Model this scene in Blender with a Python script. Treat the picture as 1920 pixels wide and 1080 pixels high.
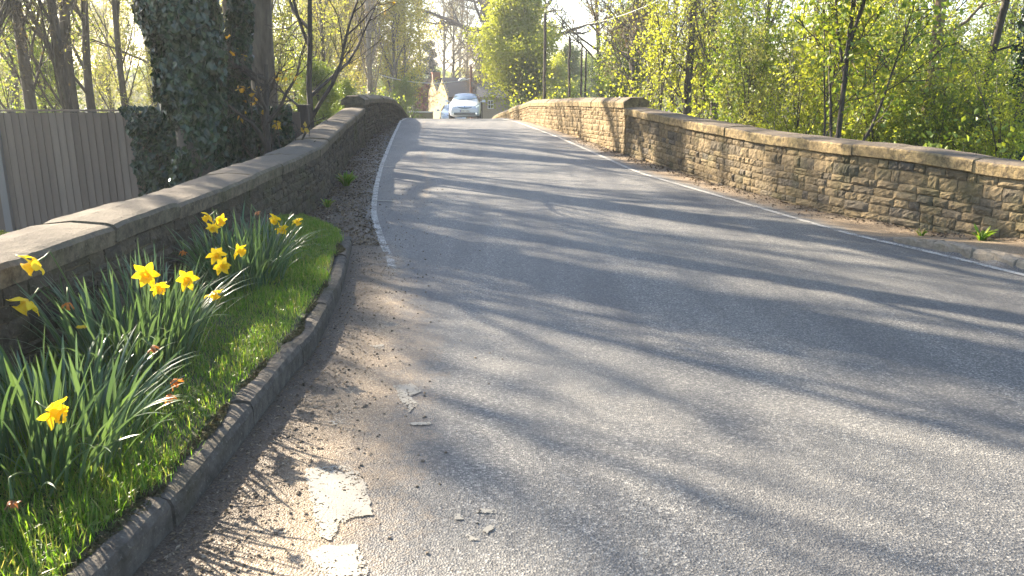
import bpy, math, random
import numpy as np
from mathutils import Vector, Matrix
sc = bpy.context.scene
for o in list(bpy.data.objects): bpy.data.objects.remove(o)
COL = sc.collection
R = math.radians
# ------------------------------------------------------------------ camera, world, sun, exposure
PITCH = math.atan(380 / 1500)
cam = bpy.data.cameras.new('camera'); cam.sensor_width = 36; cam.lens = 28.125; cam.clip_end = 5000; cam.clip_start = .05
co = bpy.data.objects.new('camera', cam); COL.objects.link(co)
co.location = (0, 0, 1.6); co.rotation_euler = (math.pi / 2 - PITCH, 0, 0); sc.camera = co
SAZ, SEL = R(48), R(30)
sdir = Vector((-math.sin(SAZ) * math.cos(SEL), math.cos(SAZ) * math.cos(SEL), math.sin(SEL)))
w = bpy.data.worlds.new('World'); sc.world = w; w.use_nodes = True
sky = w.node_tree.nodes.new('ShaderNodeTexSky'); sky.sky_type = 'NISHITA'; sky.sun_disc = False
sky.sun_elevation = SEL; sky.sun_rotation = -SAZ; sky.air_density = 1.0; sky.dust_density = 1.2; sky.ozone_density = 1.0
w.node_tree.links.new(sky.outputs[0], w.node_tree.nodes['Background'].inputs[0])
w.node_tree.nodes['Background'].inputs[1].default_value = .085
sl = bpy.data.lights.new('sun', 'SUN'); sl.energy = 5; sl.angle = R(.53); sl.color = (1, .87, .68)
so = bpy.data.objects.new('sun', sl); COL.objects.link(so); so.rotation_euler = sdir.to_track_quat('Z', 'Y').to_euler(); so.location = (-20, 20, 20)
sc.view_settings.view_transform = 'Standard'; sc.view_settings.look = 'None'; sc.view_settings.gamma = 1
sc.view_settings.exposure = 2.55
sc.cycles.transparent_max_bounces = 12; sc.cycles.max_bounces = 7; sc.cycles.diffuse_bounces = 3; sc.cycles.transmission_bounces = 4

# ------------------------------------------------------------------ helpers
def ident(o, label=None, cat=None, group=None, kind=None):
    if label: o['label'] = label
    if cat: o['category'] = cat
    if group: o['group'] = group
    if kind: o['kind'] = kind
    return o
def empty(name, loc=(0, 0, 0), rz=0):
    o = bpy.data.objects.new(name, None); COL.objects.link(o); o.location = loc; o.rotation_euler = (0, 0, rz); o.empty_display_size = .2; return o
class MB:
    def __init__(s): s.v = []; s.f = []; s.n = 0; s.attr = []
    def add(s, V, F, mi=0, a=None):
        V = np.asarray(V, float).reshape(-1, 3); F = np.asarray(F, int)
        if len(V) == 0 or len(F) == 0: return
        s.v.append(V); s.f.append((F + s.n, mi)); s.n += len(V)
        s.attr.append(np.full(len(V), 0. if a is None else a) if np.ndim(a) == 0 else np.asarray(a, float))
    def box(s, c, d, mi=0, rot=None, taper=1.0):
        x, y, z = np.array(d) / 2.
        V = np.array([(-x, -y, -z), (x, -y, -z), (x, y, -z), (-x, y, -z), (-x * taper, -y * taper, z), (x * taper, -y * taper, z), (x * taper, y * taper, z), (-x * taper, y * taper, z)])
        if rot is not None: V = V @ np.array(rot).T
        s.add(V + np.array(c), [(0, 3, 2, 1), (4, 5, 6, 7), (0, 1, 5, 4), (1, 2, 6, 5), (2, 3, 7, 6), (3, 0, 4, 7)], mi)
    def tube(s, P, rad, k=6, mi=0, cap=True):
        P = np.asarray(P, float); n = len(P); rad = np.broadcast_to(np.asarray(rad, float), (n,))
        T = np.gradient(P, axis=0); T /= np.linalg.norm(T, axis=1)[:, None] + 1e-9
        up = np.array([0, 0, 1.]) if abs(T[0][2]) < .9 else np.array([1., 0, 0])
        A = np.cross(T, up); A /= np.linalg.norm(A, axis=1)[:, None] + 1e-9
        B = np.cross(T, A)
        th = np.arange(k) * 2 * math.pi / k
        V = P[:, None] + rad[:, None, None] * (A[:, None] * np.cos(th)[None, :, None] + B[:, None] * np.sin(th)[None, :, None])
        i = np.arange(n - 1)[:, None] * k; j = np.arange(k)[None]; j2 = (j + 1) % k
        F = np.stack([i + j, i + j2, i + k + j2, i + k + j], -1).reshape(-1, 4)
        s.add(V.reshape(-1, 3), F, mi)
        if cap and rad[-1] > .004:
            s.add(V[-1], [list(range(k))], mi)
    def build(s, name, mats, parent=None, smooth=False, kind=None):
        me = bpy.data.meshes.new(name)
        V = np.concatenate(s.v); me.vertices.add(len(V)); me.vertices.foreach_set('co', V.ravel())
        L = np.concatenate([f.ravel() for f, _ in s.f]); tot = np.concatenate([np.full(len(f), f.shape[1]) for f, _ in s.f])
        mi = np.concatenate([np.full(len(f), m) for f, m in s.f])
        me.loops.add(len(L)); me.loops.foreach_set('vertex_index', L)
        st = np.concatenate([[0], np.cumsum(tot)[:-1]])
        me.polygons.add(len(tot)); me.polygons.foreach_set('loop_start', st); me.polygons.foreach_set('loop_total', tot)
        me.polygons.foreach_set('material_index', mi)
        me.polygons.foreach_set('use_smooth', np.full(len(tot), smooth))
        A = np.concatenate(s.attr)
        if A.any():
            at = me.attributes.new('val', 'FLOAT', 'POINT'); at.data.foreach_set('value', A)
        me.update(calc_edges=True); me.validate()
        for m in (mats if isinstance(mats, (list, tuple)) else [mats]): me.materials.append(m)
        o = bpy.data.objects.new(name, me); COL.objects.link(o)
        if parent: o.parent = parent
        if kind: o['kind'] = kind
        return o
def copy_tree(o, parent=None):
    c = o.copy(); COL.objects.link(c)
    if parent: c.parent = parent
    for ch in list(o.children): copy_tree(ch, c)
    return c

# ------------------------------------------------------------------ materials
class NT:
    def __init__(s, name):
        s.m = bpy.data.materials.new(name); s.m.use_nodes = True; s.t = s.m.node_tree
        s.b = s.t.nodes['Principled BSDF']; s.out = s.t.nodes['Material Output']
    def n(s, typ, **kw):
        nd = s.t.nodes.new('ShaderNode' + typ)
        for k, v in kw.items():
            if k.startswith('i_'):
                key = k[2:]; nd.inputs[int(key) if key.isdigit() else key.replace('_', ' ')].default_value = v
            else: setattr(nd, k, v)
        return nd
    def l(s, a, b): s.t.links.new(a, b)
    def coord(s, which='Object', scale=None):
        c = s.n('TexCoord').outputs[which]
        if scale:
            m = s.n('Mapping'); m.inputs['Scale'].default_value = scale; s.l(c, m.inputs[0]); return m.outputs[0]
        return c
    def noise(s, sc_, det=4, vec=None, rough=.6):
        nd = s.n('TexNoise'); nd.inputs['Scale'].default_value = sc_; nd.inputs['Detail'].default_value = det; nd.inputs['Roughness'].default_value = rough
        if vec is not None: s.l(vec, nd.inputs['Vector'])
        return nd.outputs['Fac']
    def ramp(s, fac, stops):
        nd = s.n('ValToRGB'); e = nd.color_ramp.elements
        while len(e) < len(stops): e.new(.5)
        for i, (p, c) in enumerate(stops):
            e[i].position = p; e[i].color = (*c, 1) if len(c) == 3 else c
        s.l(fac, nd.inputs[0]); return nd.outputs[0]
    def mix(s, fac, a, b, typ='MIX'):
        nd = s.n('Mix', data_type='RGBA', blend_type=typ)
        for v, i in ((fac, 0), (a, 6), (b, 7)):
            if hasattr(v, 'is_output'): s.l(v, nd.inputs[i])
            else: nd.inputs[i].default_value = v if i == 0 else (*v, 1)
        return nd.outputs[2]
    def math(s, op, a, b=0.):
        nd = s.n('Math', operation=op)
        for v, i in ((a, 0), (b, 1)):
            if hasattr(v, 'is_output'): s.l(v, nd.inputs[i])
            else: nd.inputs[i].default_value = v
        return nd.outputs[0]
    def bump(s, h, dist=.01, st=1., chain=None):
        nd = s.n('Bump'); nd.inputs['Distance'].default_value = dist; nd.inputs['Strength'].default_value = st
        s.l(h, nd.inputs['Height'])
        if chain is not None: s.l(chain, nd.inputs['Normal'])
        return nd.outputs[0]
def simple(name, c, rough=.6, metal=0, coat=0, var=0):
    m = NT(name); m.b.inputs['Roughness'].default_value = rough; m.b.inputs['Metallic'].default_value = metal; m.b.inputs['Coat Weight'].default_value = coat
    n = m.noise(6, 5, m.coord())
    col = m.mix(m.math('MULTIPLY', n, .5 + var), c, tuple(x * (.75 - var) for x in c)); m.l(col, m.b.inputs['Base Color'])
    return m.m
def leafmat(name, cols, trans=.45, rough=.45, tcol=1.5, spec=.5):
    m = NT(name)
    g = m.n('NewGeometry'); rnd = g.outputs['Random Per Island']
    k = len(cols)
    c = m.ramp(rnd, [((i + .0) / max(k - 1, 1), cols[i]) for i in range(k)])
    big = m.noise(.9, 2, m.coord())
    c = m.mix(m.math('MULTIPLY', big, .55), c, tuple(x * .55 for x in cols[0]))
    m.l(c, m.b.inputs['Base Color']); m.b.inputs['Roughness'].default_value = rough; m.b.inputs['Specular IOR Level'].default_value = spec
    t = m.n('BsdfTranslucent'); tc = m.mix(1., c, (tcol, tcol * .95, tcol * .45), 'MULTIPLY'); m.l(tc, t.inputs[0])
    mx = m.n('MixShader'); mx.inputs[0].default_value = trans; m.l(m.b.outputs[0], mx.inputs[1]); m.l(t.outputs[0], mx.inputs[2]); m.l(mx.outputs[0], m.out.inputs[0])
    return m.m
def bark(name, c1, c2, sc_=9):
    m = NT(name); v = m.coord(scale=(1, 1, .25)); n = m.noise(sc_, 6, v)
    m.l(m.ramp(n, [(.3, c1), (.7, c2)]), m.b.inputs['Base Color']); m.b.inputs['Roughness'].default_value = .9
    m.l(m.bump(n, .03, .7), m.b.inputs['Normal']); return m.m

M = {}
# road: worn asphalt, dust by attribute
def road_material():
    m = NT('asphalt'); v = m.coord()
    vo = m.n('TexVoronoi'); vo.inputs['Scale'].default_value = 120; m.l(v, vo.inputs['Vector'])
    gr = m.n('SeparateColor'); m.l(vo.outputs['Color'], gr.inputs[0])
    agg = m.ramp(gr.outputs[0], [(0, (.045, .044, .043)), (.5, (.115, .112, .106)), (.85, (.21, .20, .18)), (1, (.38, .36, .32))])
    big = m.noise(.8, 6, v); agg = m.mix(m.math('MULTIPLY', big, .5), agg, (.10, .1, .1))
    trk = m.noise(1.1, 5, m.coord(scale=(1.3, .12, 1)), .6); agg = m.mix(m.ramp(trk, [(.42, (0, 0, 0)), (.62, (.6, .6, .6))]), agg, (.05, .051, .056))
    ptc = m.noise(.35, 7, v, .65); agg = m.mix(m.ramp(ptc, [(.5, (0, 0, 0)), (.62, (.4, .4, .4))]), agg, (.17, .16, .14))
    at = m.n('Attribute'); at.attribute_name = 'dust'
    n1 = m.noise(5, 7, v, .7); n2 = m.noise(60, 3, v)
    thr = m.math('ADD', m.math('MULTIPLY', at.outputs['Fac'], 1.5), m.math('MULTIPLY', m.math('SUBTRACT', n1, .5), 1.4))
    thr = m.math('ADD', thr, m.math('MULTIPLY', m.math('SUBTRACT', n2, .5), .8))
    dm = m.ramp(thr, [(.32, (0, 0, 0)), (1.0, (1, 1, 1))])
    vg = m.n('TexVoronoi'); vg.inputs['Scale'].default_value = 150; m.l(v, vg.inputs['Vector'])
    sg = m.n('SeparateColor'); m.l(vg.outputs['Color'], sg.inputs[0])
    dirt = m.ramp(sg.outputs[1], [(0, (.09, .062, .04)), (.3, (.17, .125, .08)), (.75, (.25, .185, .12)), (1, (.42, .35, .25))])
    dirt = m.mix(m.ramp(n1, [(.35, (0, 0, 0)), (.75, (.6, .6, .6))]), dirt, (.21, .155, .10))
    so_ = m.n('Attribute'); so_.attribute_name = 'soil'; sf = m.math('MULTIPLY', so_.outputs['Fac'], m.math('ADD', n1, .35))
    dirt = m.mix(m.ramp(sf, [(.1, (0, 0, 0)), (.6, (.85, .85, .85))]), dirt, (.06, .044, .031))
    c = m.mix(dm, agg, dirt); m.l(c, m.b.inputs['Base Color'])
    m.b.inputs['Roughness'].default_value = .62; m.b.inputs['Specular IOR Level'].default_value = .35
    b1 = m.bump(vo.outputs['Distance'], .005, .75); b2 = m.bump(n1, .02, .35, b1); m.l(b2, m.b.inputs['Normal'])
    return m.m
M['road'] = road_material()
def paint_material(name='worn_road_paint', c1=(.31, .29, .245), c2=(.23, .21, .17)):
    m = NT(name); v = m.coord(); n = m.noise(35, 6, v, .75); n2 = m.noise(7, 5, v)
    m.l(m.mix(n2, c1, c2), m.b.inputs['Base Color']); m.b.inputs['Roughness'].default_value = .7
    at = m.n('Attribute'); at.attribute_name = 'val'
    f = m.math('ADD', m.math('MULTIPLY', n, 1.0), m.math('MULTIPLY', m.math('SUBTRACT', n2, .5), 1.0))
    pv_ = m.n('TexVoronoi'); pv_.inputs['Scale'].default_value = 110; m.l(v, pv_.inputs['Vector'])
    f = m.math('ADD', f, m.math('MULTIPLY', m.math('SUBTRACT', pv_.outputs['Distance'], .45), -.55))
    f = m.math('MULTIPLY', m.math('SUBTRACT', f, m.math('ADD', at.outputs['Fac'], .3)), 14.)
    f = m.math('MINIMUM', m.math('MAXIMUM', f, 0.), .93)
    m.l(f, m.b.inputs['Alpha']); m.l(m.bump(n, .004, .6), m.b.inputs['Normal']); return m.m
M['paint'] = paint_material(); M['linepaint'] = paint_material('line_paint', (.48, .46, .42), (.36, .34, .30))
def stone_material(name, cols, moss=(.05, .06, .02), mossamt=.5, dark=(.035, .03, .026), darkamt=.5, topc=None):
    m = NT(name); v = m.coord(); g = m.n('NewGeometry')
    c = m.ramp(g.outputs['Random Per Island'], [(i / (len(cols) - 1), cols[i]) for i in range(len(cols))])
    n = m.noise(14, 8, v, .7); n2 = m.noise(2.3, 5, v); n3 = m.noise(60, 4, v)
    c = m.mix(m.ramp(n, [(.38, (0, 0, 0)), (.66, (darkamt, darkamt, darkamt))]), c, dark)
    c = m.mix(m.ramp(n2, [(.52, (0, 0, 0)), (.72, (mossamt, mossamt, mossamt))]), c, moss)
    c = m.mix(m.ramp(n3, [(.58, (0, 0, 0)), (.75, (.35, .35, .35))]), c, (.36, .33, .26))
    if topc:  # upward faces darker: lichen weathering, plus grazing shade put into the colour
        sx = m.n('SeparateXYZ'); m.l(g.outputs['Normal'], sx.inputs[0]); tn = m.math('ADD', sx.outputs[2], m.math('MULTIPLY', m.math('SUBTRACT', n, .5), .9))
        c = m.mix(m.ramp(tn, [(.55, (0, 0, 0)), (.85, (.85, .85, .85))]), c, topc)
    m.l(c, m.b.inputs['Base Color']); m.b.inputs['Roughness'].default_value = .92; m.b.inputs['Specular IOR Level'].default_value = .2
    m.l(m.bump(n, .025, .85, m.bump(n3, .008, .8)), m.b.inputs['Normal']); return m.m
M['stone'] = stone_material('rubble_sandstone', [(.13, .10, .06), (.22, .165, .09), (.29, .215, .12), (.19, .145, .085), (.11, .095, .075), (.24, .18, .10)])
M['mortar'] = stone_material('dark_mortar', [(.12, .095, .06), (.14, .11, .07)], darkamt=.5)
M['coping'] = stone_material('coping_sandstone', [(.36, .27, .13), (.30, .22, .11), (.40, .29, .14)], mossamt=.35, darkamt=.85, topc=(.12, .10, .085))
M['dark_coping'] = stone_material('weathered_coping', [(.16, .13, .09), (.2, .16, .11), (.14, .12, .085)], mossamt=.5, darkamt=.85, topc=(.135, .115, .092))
M['shaded_stone'] = stone_material('weathered_shaded_rubble', [(.06, .05, .038), (.085, .07, .05), (.11, .09, .065), (.05, .044, .037)], mossamt=.6, darkamt=.7)  # left wall and parapet rubble, base colour darkened to carry their shade
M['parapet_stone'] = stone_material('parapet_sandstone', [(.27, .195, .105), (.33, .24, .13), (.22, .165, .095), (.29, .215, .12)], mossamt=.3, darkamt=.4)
M['kerb'] = stone_material('kerb_stone', [(.095, .084, .072), (.125, .11, .092), (.08, .072, .065)], mossamt=.6, darkamt=.8, moss=(.05, .045, .02))
M['pale_kerb'] = stone_material('pale_kerb_stone', [(.30, .25, .19), (.36, .3, .22)], darkamt=.5)
def ground_material():
    m = NT('woodland_soil'); v = m.coord(); n = m.noise(.6, 8, v, .7); n2 = m.noise(12, 5, v)
    c = m.ramp(n, [(.3, (.035, .05, .015)), (.5, (.06, .075, .02)), (.7, (.07, .055, .03))]); c = m.mix(m.math('MULTIPLY', n2, .6), c, (.03, .028, .015))
    m.l(c, m.b.inputs['Base Color']); m.b.inputs['Roughness'].default_value = .95; m.l(m.bump(n2, .05, .6), m.b.inputs['Normal']); return m.m
M['ground'] = ground_material()
M['soil'] = simple('verge_soil', (.045, .05, .02), .95)
M['grass'] = leafmat('grass_blades', [(.055, .14, .014), (.10, .21, .02), (.14, .25, .028), (.18, .23, .05), (.32, .27, .13)], .5, .4, 2.2)
M['daff_leaf'] = leafmat('daffodil_leaves', [(.055, .10, .06), (.07, .13, .065), (.09, .145, .09), (.085, .15, .055)], .3, .32, 1.9)
M['stem'] = leafmat('daffodil_stems', [(.06, .11, .03), (.09, .14, .04)], .2, .4)
def petalmat(name, c, tr=.45):
    m = NT(name); n = m.noise(60, 3, m.coord()); col = m.mix(m.math('MULTIPLY', n, .4), c, tuple(x * .75 for x in c)); m.l(col, m.b.inputs['Base Color']); m.b.inputs['Roughness'].default_value = .5
    t = m.n('BsdfTranslucent'); m.l(col, t.inputs[0]); mx = m.n('MixShader'); mx.inputs[0].default_value = tr; m.l(m.b.outputs[0], mx.inputs[1]); m.l(t.outputs[0], mx.inputs[2]); m.l(mx.outputs[0], m.out.inputs[0]); return m.m
M['petal'] = petalmat('yellow_petals', (.9, .66, .015)); M['trumpet'] = petalmat('deep_yellow_trumpet', (.9, .60, .012)); M['wither'] = petalmat('withered_petals', (.62, .22, .03)); M['brownwither'] = petalmat('brown_withered_petals', (.30, .12, .04), .3)
M['ivy'] = leafmat('ivy_leaves', [(.010, .024, .012), (.014, .036, .014), (.022, .05, .02), (.045, .08, .022)], .1, .3, 1.5, .45)
SPR = [(.13, .17, .025), (.19, .24, .035), (.25, .29, .05), (.16, .20, .04)]
M['leaf_fresh'] = leafmat('fresh_spring_leaves', [(.26, .31, .035), (.34, .38, .05), (.42, .42, .08)], .55, .45, 1.5)
M['leaf_pale'] = leafmat('pale_budding_leaves', [(.22, .24, .07), (.3, .32, .10), (.34, .33, .13)], .5, .5, 1.4)
M['leaf_green'] = leafmat('mid_green_leaves', [(.10, .16, .03), (.16, .23, .04), (.22, .28, .05), (.27, .31, .055)], .45, .4, 1.6)
M['leaf_yellow'] = leafmat('yellow_willow_leaves', [(.40, .36, .05), (.5, .44, .07), (.34, .34, .05)], .5, .5, 1.5)
M['leaf_dark'] = leafmat('dark_evergreen_needles', [(.012, .028, .014), (.02, .045, .02), (.03, .055, .025)], .1, .6, 1.2)
M['leaf_brown'] = leafmat('brown_bud_twigs', [(.14, .10, .06), (.17, .13, .075), (.12, .11, .05)], .3, .7, 1.2)
M['leaf_orange'] = leafmat('orange_maple_buds', [(.42, .24, .03), (.38, .30, .04)], .5, .5, 1.5)
M['leaf_pink'] = leafmat('pink_blossom', [(.28, .12, .13), (.22, .08, .10)], .4, .6, 1.2)
M['bark'] = bark('grey_brown_bark', (.045, .036, .028), (.12, .10, .075)); M['bark_dark'] = bark('dark_bark', (.025, .02, .016), (.07, .058, .045)); M['bark_pale'] = bark('pale_bark', (.12, .10, .075), (.24, .21, .16)); M['bark_ivy'] = bark('warm_bark', (.09, .06, .04), (.2, .15, .1))

# ------------------------------------------------------------------ heights
PY = [-6, 0, 6, 12, 20, 27, 32, 38, 43, 52, 65, 90, 130]; PZ = [-.03, 0, .02, .15, .36, .43, .34, .07, -.22, -1.0, -1.9, -2.2, -2.0]
_yy = np.linspace(-6, 130, 1361); _zz = np.interp(_yy, PY, PZ); _k = np.hanning(31); _k /= _k.sum()
_zz = np.convolve(np.pad(_zz, 15, mode='edge'), _k, 'valid')
def rz(Y): return np.interp(Y, _yy, _zz)
LW = np.array([(-2.40, -6), (-2.40, 3), (-2.41, 10), (-2.57, 11.3), (-3.07, 15.2), (-3.25, 18), (-3.49, 20.5), (-3.80, 26), (-4.17, 30.4), (-4.6, 36), (-5.0, 40)])
LT = [(-6, .80), (3.7, .80), (6.2, .79), (9.1, .84), (10.9, .885), (15.4, .97), (18, 1.13), (21, 1.2)]
LT2 = [(18, 1.39), (22, 1.36), (26.6, 1.24), (29, 1.10), (31.5, .90), (34, .58), (38, .2), (40, .0)]
RWN = np.array([(10.5, -3), (7.6, 3.2), (5.12, 7.86), (4.14, 8.7), (3.88, 9.2), (3.59, 10.2), (3.23, 11.2), (2.87, 13.0), (2.25, 15.9)])
RW = np.array([(5.12, 7.4), (4.3, 8.7), (3.86, 9.4), (3.55, 10.4), (3.25, 11.4), (2.85, 13.2), (2.22, 16), (1.48, 20.5), (.5, 27), (-.28, 32), (-.75, 35), (-1.0, 38), (-.8, 41)])
RT = [(-3, .72), (3.2, .80), (7.9, .86), (8.7, .93), (9.3, .95), (11, .98), (13.4, 1.06), (16, 1.17), (17, 1.2)]
RT2 = [(16, 1.38), (20, 1.31), (26.4, 1.15), (28, 1.02), (30, .87), (34.5, .45), (38, .1), (41, -.1)]
def lx(Y): return np.interp(Y, LW[:, 1], LW[:, 0])
_R = np.array([(10.5, -3), (7.6, 3.2), (5.6, 6.6), (4.75, 8.0)] + [tuple(p) for p in RW[1:]])
def rx(Y): return np.interp(Y, _R[:, 1], _R[:, 0])
KX = [(-3, -1.9), (1.2, -1.38), (2.3, -1.27), (2.75, -1.24), (4.2, -1.24), (4.7, -1.22), (5.9, -1.31), (7.6, -1.55), (8.0, -1.63)]
def kx(Y): return np.interp(Y, [k[0] for k in KX], [k[1] for k in KX])
LL = [(2, -.6), (6.9, -1.03), (7.8, -1.28), (9.6, -1.68), (11.85, -2.01), (14.4, -2.33), (19.35, -2.86), (27.3, -3.72), (33, -4.2), (38, -4.6)]
RL = [(-2, 9), (3, 6.3), (6.6, 4.34), (7.46, 4.02), (8.36, 3.56), (10.28, 3.03), (13.34, 2.12), (19.6, 1.2), (27.3, .09), (33, -.6), (38, -1.5)]
def llx(Y): return np.interp(Y, [k[0] for k in LL], [k[1] for k in LL])
def rlx(Y): return np.interp(Y, [k[0] for k in RL], [k[1] for k in RL])
rs = np.random.default_rng(5)
_gn = rs.random((64, 64))
def vn(X, Y, s=1., seed=0):
    X = np.asarray(X) * s + seed * 7.3; Y = np.asarray(Y) * s + seed * 3.1
    xi = np.floor(X).astype(int); yi = np.floor(Y).astype(int); fx = X - xi; fy = Y - yi; fx = fx * fx * (3 - 2 * fx); fy = fy * fy * (3 - 2 * fy)
    g = lambda a, b: _gn[a % 64, b % 64]
    return (g(xi, yi) * (1 - fx) + g(xi + 1, yi) * fx) * (1 - fy) + (g(xi, yi + 1) * (1 - fx) + g(xi + 1, yi + 1) * fx) * fy
def path_raise(X, Y):
    # raised stone-edged path on the right, near the camera
    return np.where((Y < 8.3), np.clip((X - (rlx(Y) + .12)) / .04, 0, 1) * np.clip((8.3 - Y) / .9, 0, 1) * .10, 0)
def surf(X, Y):
    X = np.asarray(X, float); Y = np.asarray(Y, float)
    z = rz(Y) + path_raise(X, Y)
    d = np.clip((lx(Y) + .75 - X) / .75, 0, 1) * np.clip((Y - 7.5) / 1.5, 0, 1) * .05   # heaped grit by the wall
    d2 = np.clip((X - rx(Y) + .3) / .3, 0, 1) * .04
    return z + d * vn(X, Y, 3) + d2 * vn(X, Y, 4, 2)
def terrain(X, Y):
    X = np.asarray(X, float); Y = np.asarray(Y, float)
    base = np.where(X < 0, np.interp(Y, [-20, 12, 16, 60, 90, 140, 400, 3000], [-.6, -.65, -1.3, -2.1, -2.3, -1.2, 6, 14]), np.interp(Y, [-20, 0, 12, 60, 90, 140, 400, 3000], [-.3, -.4, -.8, -1.9, -2.3, -1.5, 6, 14]))
    base = base + (vn(X, Y, .15) - .5) * .5 * np.clip((np.hypot(X, Y) - 5) / 10, 0, 1)
    near = rz(np.clip(Y, -6, 130)) - .04
    wall = np.clip((lx(Y) - .03 - X) / .25, 0, 1) + np.clip((X - rx(Y) - .03) / .25, 0, 1)
    cx = -2.8 - .02 * (Y - 43); far = np.clip((np.abs(X - cx) - 4) / 6, 0, 1)
    t = np.where(Y < 39, np.clip(wall, 0, 1), far); k = np.clip((Y - 37) / 4, 0, 1)
    t = np.where(Y < 37, np.clip(wall, 0, 1), np.clip(wall, 0, 1) * (1 - k) + far * k)
    t = t * t * (3 - 2 * t)
    z = near * (1 - t) + base * t
    return np.where(Y > 120, base, z)
def sheet(name, xs, ys, fn, mat, dust=None, kind='structure', smooth=True):
    X, Y = np.meshgrid(xs, ys); Z = fn(X, Y); nx, ny = len(xs), len(ys)
    i = np.arange(ny - 1)[:, None] * nx + np.arange(nx - 1)[None]
    F = np.stack([i, i + 1, i + nx + 1, i + nx], -1).reshape(-1, 4)
    mb = MB(); mb.add(np.stack([X, Y, Z], -1).reshape(-1, 3), F); return mb, X, Y
# ground to the horizon
xs = np.concatenate([[-2500, -1200, -600, -300, -150, -90], np.arange(-60, -12, 2.), np.arange(-12, -7, .4), np.arange(-7, 12, .12), np.arange(12, 60, 2.), [60, 90, 150, 300, 600, 1200, 2500]])
ys = np.concatenate([[-600, -100, -30, -12], np.arange(-6, 44, .35), np.arange(44, 120, 2.), [120, 140, 170, 220, 300, 400, 700, 1300, 3000]])
mb, X, Y = sheet('ground', xs, ys, terrain, None); mb.build('ground', M['ground'], smooth=True, kind='structure')
# road surface (between the walls), follows the hump
def grid_between(xl, xr, ys, nx, fn):
    t = np.linspace(0, 1, nx); X = xl(ys)[:, None] * (1 - t) + xr(ys)[:, None] * t; Y = np.repeat(ys[:, None], nx, 1)
    Z = fn(X, Y); i = np.arange(len(ys) - 1)[:, None] * nx + np.arange(nx - 1)[None]
    F = np.stack([i, i + 1, i + nx + 1, i + nx], -1).reshape(-1, 4); return np.stack([X, Y, Z], -1).reshape(-1, 3), F, X, Y
def kerbline(Y): return np.where(Y < 8.0, kx(Y) - .06, lx(Y) - .05)
ys = np.concatenate([np.arange(-6, 1, .5), np.arange(1, 14, .045), np.arange(14, 46, .15), np.arange(46, 110, 1.)])
V, F, X, Y = grid_between(lambda y: np.where(y < 39, kerbline(y), -2.8 - .02 * (y - 43) - 4), lambda y: np.where(y < 39, rx(y) + .06, -2.8 - .02 * (y - 43) + 4.), ys, 110, surf)
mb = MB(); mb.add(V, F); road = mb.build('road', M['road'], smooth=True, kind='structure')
dl = np.where(Y < 8, X - kx(Y), np.minimum(X - lx(Y), X - llx(Y) + .35))     # distance from the left margin
wl = np.interp(Y, [0, 3, 5, 7, 8.5, 12, 40], [.78, .72, .6, .46, .3, .25, .15])
dust = np.clip(1.15 - dl / wl * .75, 0, 1)
dr = X - rlx(Y); dust = np.maximum(dust, np.clip(dr / .35, 0, 1) * np.where(Y < 39, .78, 0))
dust = np.maximum(dust, .42 * np.clip(1 - np.abs(X - np.interp(Y, [9, 12, 21, 28], [-1.1, -1.26, -2.35, -3.0])) / .12, 0, 1) * (Y > 10) * (vn(X, Y, 1.3, 5) > .45))
dust = dust + .12 * (vn(X, Y, .9, 3) - .5)
at = road.data.attributes.new('dust', 'FLOAT', 'POINT'); at.data.foreach_set('value', dust.ravel())
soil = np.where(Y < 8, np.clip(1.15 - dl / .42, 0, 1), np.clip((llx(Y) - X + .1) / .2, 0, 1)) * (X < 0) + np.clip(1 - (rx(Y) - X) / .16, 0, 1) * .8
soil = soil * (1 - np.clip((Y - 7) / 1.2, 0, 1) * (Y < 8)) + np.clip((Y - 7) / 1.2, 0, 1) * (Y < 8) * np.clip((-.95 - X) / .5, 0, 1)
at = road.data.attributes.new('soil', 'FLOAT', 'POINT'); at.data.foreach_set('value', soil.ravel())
# painted lines
def ribbon(mb, pts, wd, wear, step=.12, dz=.006):
    P = np.array(pts, float); s = np.concatenate([[0], np.cumsum(np.linalg.norm(np.diff(P, axis=0), axis=1))]); t = np.arange(0, s[-1], step)
    x = np.interp(t, s, P[:, 0]); y = np.interp(t, s, P[:, 1]); kk = np.ones(9) / 9
    x = np.convolve(np.pad(x, 4, mode='edge'), kk, 'valid')
    d = np.stack([np.gradient(x), np.gradient(y)], 1); d /= np.linalg.norm(d, axis=1)[:, None]; nrm = np.stack([d[:, 1], -d[:, 0]], 1)
    A = np.stack([x, y], 1) - nrm * wd / 2; B = np.stack([x, y], 1) + nrm * wd / 2; n = len(t)
    V = np.zeros((2 * n, 3)); V[:n, :2] = A; V[n:, :2] = B; V[:, 2] = surf(V[:, 0], V[:, 1]) + dz
    i = np.arange(n - 1); mb.add(V, np.stack([i, i + n, i + n + 1, i + 1], 1), 0, np.tile(np.interp(y, [w_[0] for w_ in wear], [w_[1] for w_ in wear]), 2))
mb = MB(); ribbon(mb, [(x, y) for y, x in LL[1:]], .07, [(6.5, .26), (7.3, .17), (8, .13), (9, .11), (11, .05), (20, -.02), (40, -.1)])
mb.build('left_edge_line', M['linepaint'], kind='structure')
mb = MB(); ribbon(mb, [(x, y) for y, x in RL[1:]], .075, [(6.5, .04), (9, .08), (11, .0), (16, -.02), (40, -.1)])
mb.build('right_edge_line', M['linepaint'], kind='structure')
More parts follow.
